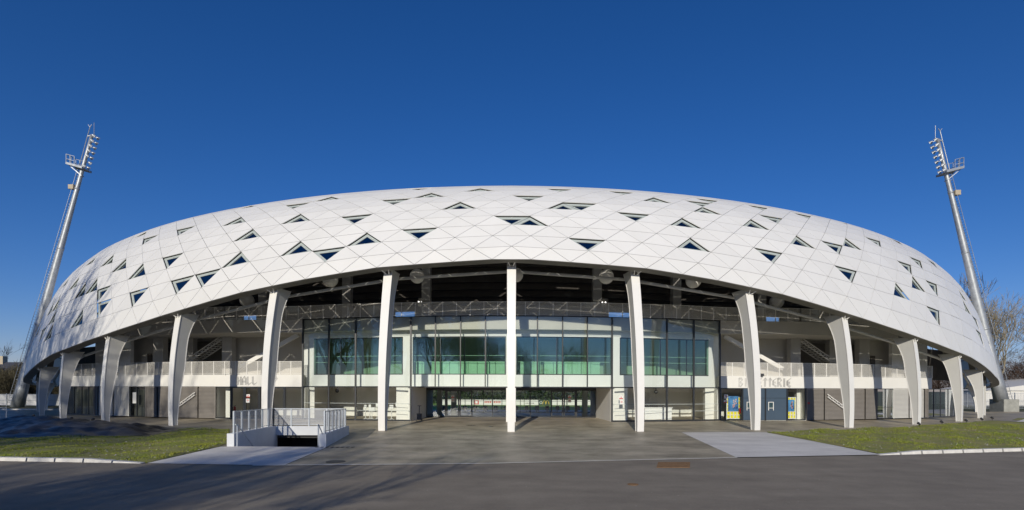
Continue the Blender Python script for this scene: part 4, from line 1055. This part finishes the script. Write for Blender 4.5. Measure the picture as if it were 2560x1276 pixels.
def leafy(name, loc, rad, h, n, m, label, cat, z0=0, leaf=.35, group=None, flat=1.0, twigs=False):
    rnd = random.Random(int(loc[0]*7+loc[1])); g = thing(name, label, cat, loc, group=group)
    mb = MB(); cl = [(rnd.uniform(-1,1)*rad*.7, rnd.uniform(-1,1)*rad*.7*flat, z0+rnd.uniform(.25,.85)*(h-z0), rnd.uniform(.3,.5)*rad) for _ in range(16)]
    for _ in range(n):
        cx_, cy_, cz_, cr_ = rnd.choice(cl); v = Vector((rnd.gauss(0,1),rnd.gauss(0,1),rnd.gauss(0,1))).normalized()*cr_*rnd.uniform(.6,1.05)
        p = Vector((cx_,cy_,cz_))+v
        if p.z < .1: continue
        a = Vector((rnd.uniform(-1,1),rnd.uniform(-1,1),rnd.uniform(-1,1))).normalized(); b = a.orthogonal().normalized(); s = leaf*rnd.uniform(.6,1.2)
        if twigs: mb.add([p, p+b*s*.12, p+a*s*2+b*s*.05+Vector((0,0,s))], [(0,1,2)])
        else: mb.add([p, p+a*s, p+a*s*.6+b*s*.7], [(0,1,2)])
    mb.build('foliage', m, g)
    t = MB(); t.tube([(0,0,0),(0.1,0,h*.6)], [.22,.08], 8); t.build('trunk', M_BARKD, g)
    return g
for k, (x, y, r, h) in enumerate(((-16,-104,8,11),(-2,-108,9,13),(13,-104,8,9),(-32,-104,9,13),(32,-106,9,10))):
    leafy('evergreen_tree', (x,y,0), r, h, 2600, M_LEAF, 'dark evergreen tree across the road behind the viewpoint', 'tree', leaf=.7, group='evergreens across the road behind the viewpoint')
# left background: brown scrub, slate-roofed house; right: russet trees
SCR = [(-88,86,'leftmost brown twiggy shrub below the slate roof'),(-80,88,'brown twiggy shrub just left of the left mast'),(-79,80,'low brown shrub behind the foot of the left mast'),(-74,86,'brown twiggy shrub showing between the left mast and the outermost column'),(-98,92,'large brown shrub at the left edge of the picture')]
for k, (x, y, l) in enumerate(SCR):
    leafy('shrub', (x,y,0), 4.8, 5.6 if k != 2 else 4.6, 9000, M_TWIGB, l, 'shrub', leaf=.55, group='brown scrub at the left end', twigs=True)
RUS = [(101,103,9.5,'russet leafless tree behind the right mast'),(110,100,10.5,'tall russet tree above the marquee roof'),(118,112,10,'russet tree at the right edge of the picture'),(92,112,9,'russet tree just showing between dome and right mast')]
for x, y, h, l in RUS:
    leafy('russet_tree', (x,y,0), 6, h, 9000, M_TWIGR, l, 'tree', leaf=.55, group='russet trees at the right end', twigs=True)
h = thing('house', 'long slate-roofed house with cream chimneys above the scrub at the left edge', 'house', (-150,138,0))
MB().box((-22,0,0),(16,8,6.2)).build('wall', M_BRICKW, h)
MB().prism([(-22.5,-.4,6.2),(-22.5,8.4,6.2),(-22.5,4,9.6)], (39,0,0)).build('roof', M_SLATE, h)
for x in (2.8, 10.6): MB().box((x,3.2,8.6),(x+1.3,4.6,11.2)).build('chimney', M_BRICKW, h)
for x in (5.5, 13.0): MB().box((x,-.9,5.8),(x+.9,.6,8.3)).build('dormer', M_SIGNW, h)
# far wood seen through the hall
wood = MB(); rnd = random.Random(5)
for _ in range(26000):
    x = rnd.uniform(-45, 45); z = rnd.uniform(-1.2, 11); y = 138+rnd.uniform(0, 7)+1.5*sin(x*.7)
    a = Vector((rnd.uniform(-1,1),rnd.uniform(-1,1),rnd.uniform(-1,1))).normalized(); b = a.orthogonal(); s = rnd.uniform(.3,.9); p = Vector((x,y,z))
    wood.add([p, p+a*s, p+a*s*.5+b*s*.7], [(0,1,2)])
tag(wood.build('wood', M_LEAF), 'dense green wood beyond the pitch, seen through the entrance doors', 'wood', kind='stuff')

# ------------------------------------------------------------------ right background: marquee, fence; left: grey fence, barrier
mq = thing('marquee', 'long white marquee with a low pitched roof behind the right mast', 'marquee', (92,92,0))
MB().box((-8,0,0),(24,12,2.7)).build('side_sheet', M_TENT, mq)
MB().prism([(-8.3,-.3,2.7),(24.3,-.3,2.7),(8,-.3,5.0)], (0,12.6,0)).build('roof', M_TENT, mq)
def fence(name, x0, x1, Y, h, step, label, m, sheet_m=None, Y1=None, cat='fence'):
    g = thing(name, label, cat, (x0,Y,0)); po = MB(); n = int(abs(x1-x0)/step); Y1 = Y1 if Y1 is not None else Y
    for k in range(n+1):
        X = (x1-x0)*k/n; yy = (Y1-Y)*k/n; MB().box((X-.05,yy-.05,0),(X+.05,yy+.05,h+.1)).build('post', m, g)
    r = MB()
    for z in (.15, h*.5, h): r.bar((0,0,z),(x1-x0,Y1-Y,z), .05)
    r.build('rail', m, g)
    if sheet_m: MB().prism([(0,.06,.1),(x1-x0,Y1-Y+.06,.1),(x1-x0,Y1-Y+.06,h),(0,.06,h)], (0,.03,0)).build('sheet', sheet_m, g)
    else:
        w = MB()
        for k in range(int(abs(x1-x0)/.25)): w.bar((.25*k,(Y1-Y)*k*.25/abs(x1-x0),.1),(.25*k,(Y1-Y)*k*.25/abs(x1-x0),h), .015)
        w.build('wires', m, g)
fence('wire_fence', 66, 112, 84, 2.3, 2.5, 'tall grey wire fence in front of the white marquee', M_GALV)
fence('panel_fence', -82, -60, 76, 1.75, 2.6, 'pale grey panel fence behind the left columns', M_GALV, mat('pale_panel', (.5,.5,.5), .6, var=.05, vscale=1))
fence('wire_fence', 62, 90, 76, 1.1, 2.0, 'low wire fence right of the concrete block', M_GALV)
c = gpt(16, 1048); g = thing('barrier', 'small white tubular barrier at the left edge beside the plastic sheet', 'barrier', c)
MB().tube([(-.7,0,1.0),(0,0,1.02),(0,0,0)], .03, 8).build('hoop', M_SIGNW, g); MB().box((-1.2,-.05,0.05),(-.6,.05,.25)).build('foot_board', M_SIGNW, g)
c = gpt(40, 1020)
tag(MB().box((-80,63.5,.0),(-56,63.9,.14)).build('kerb', M_KERB), kind='structure')
sheet('lawn_soil', P2((2530,1051),(2700,1060),(2700,1048),(2545,1046)), .03, M_TURF)
sheet('path', P2((2540,1056),(2800,1062),(2800,1052),(2560,1050)), .05, M_SLAB)
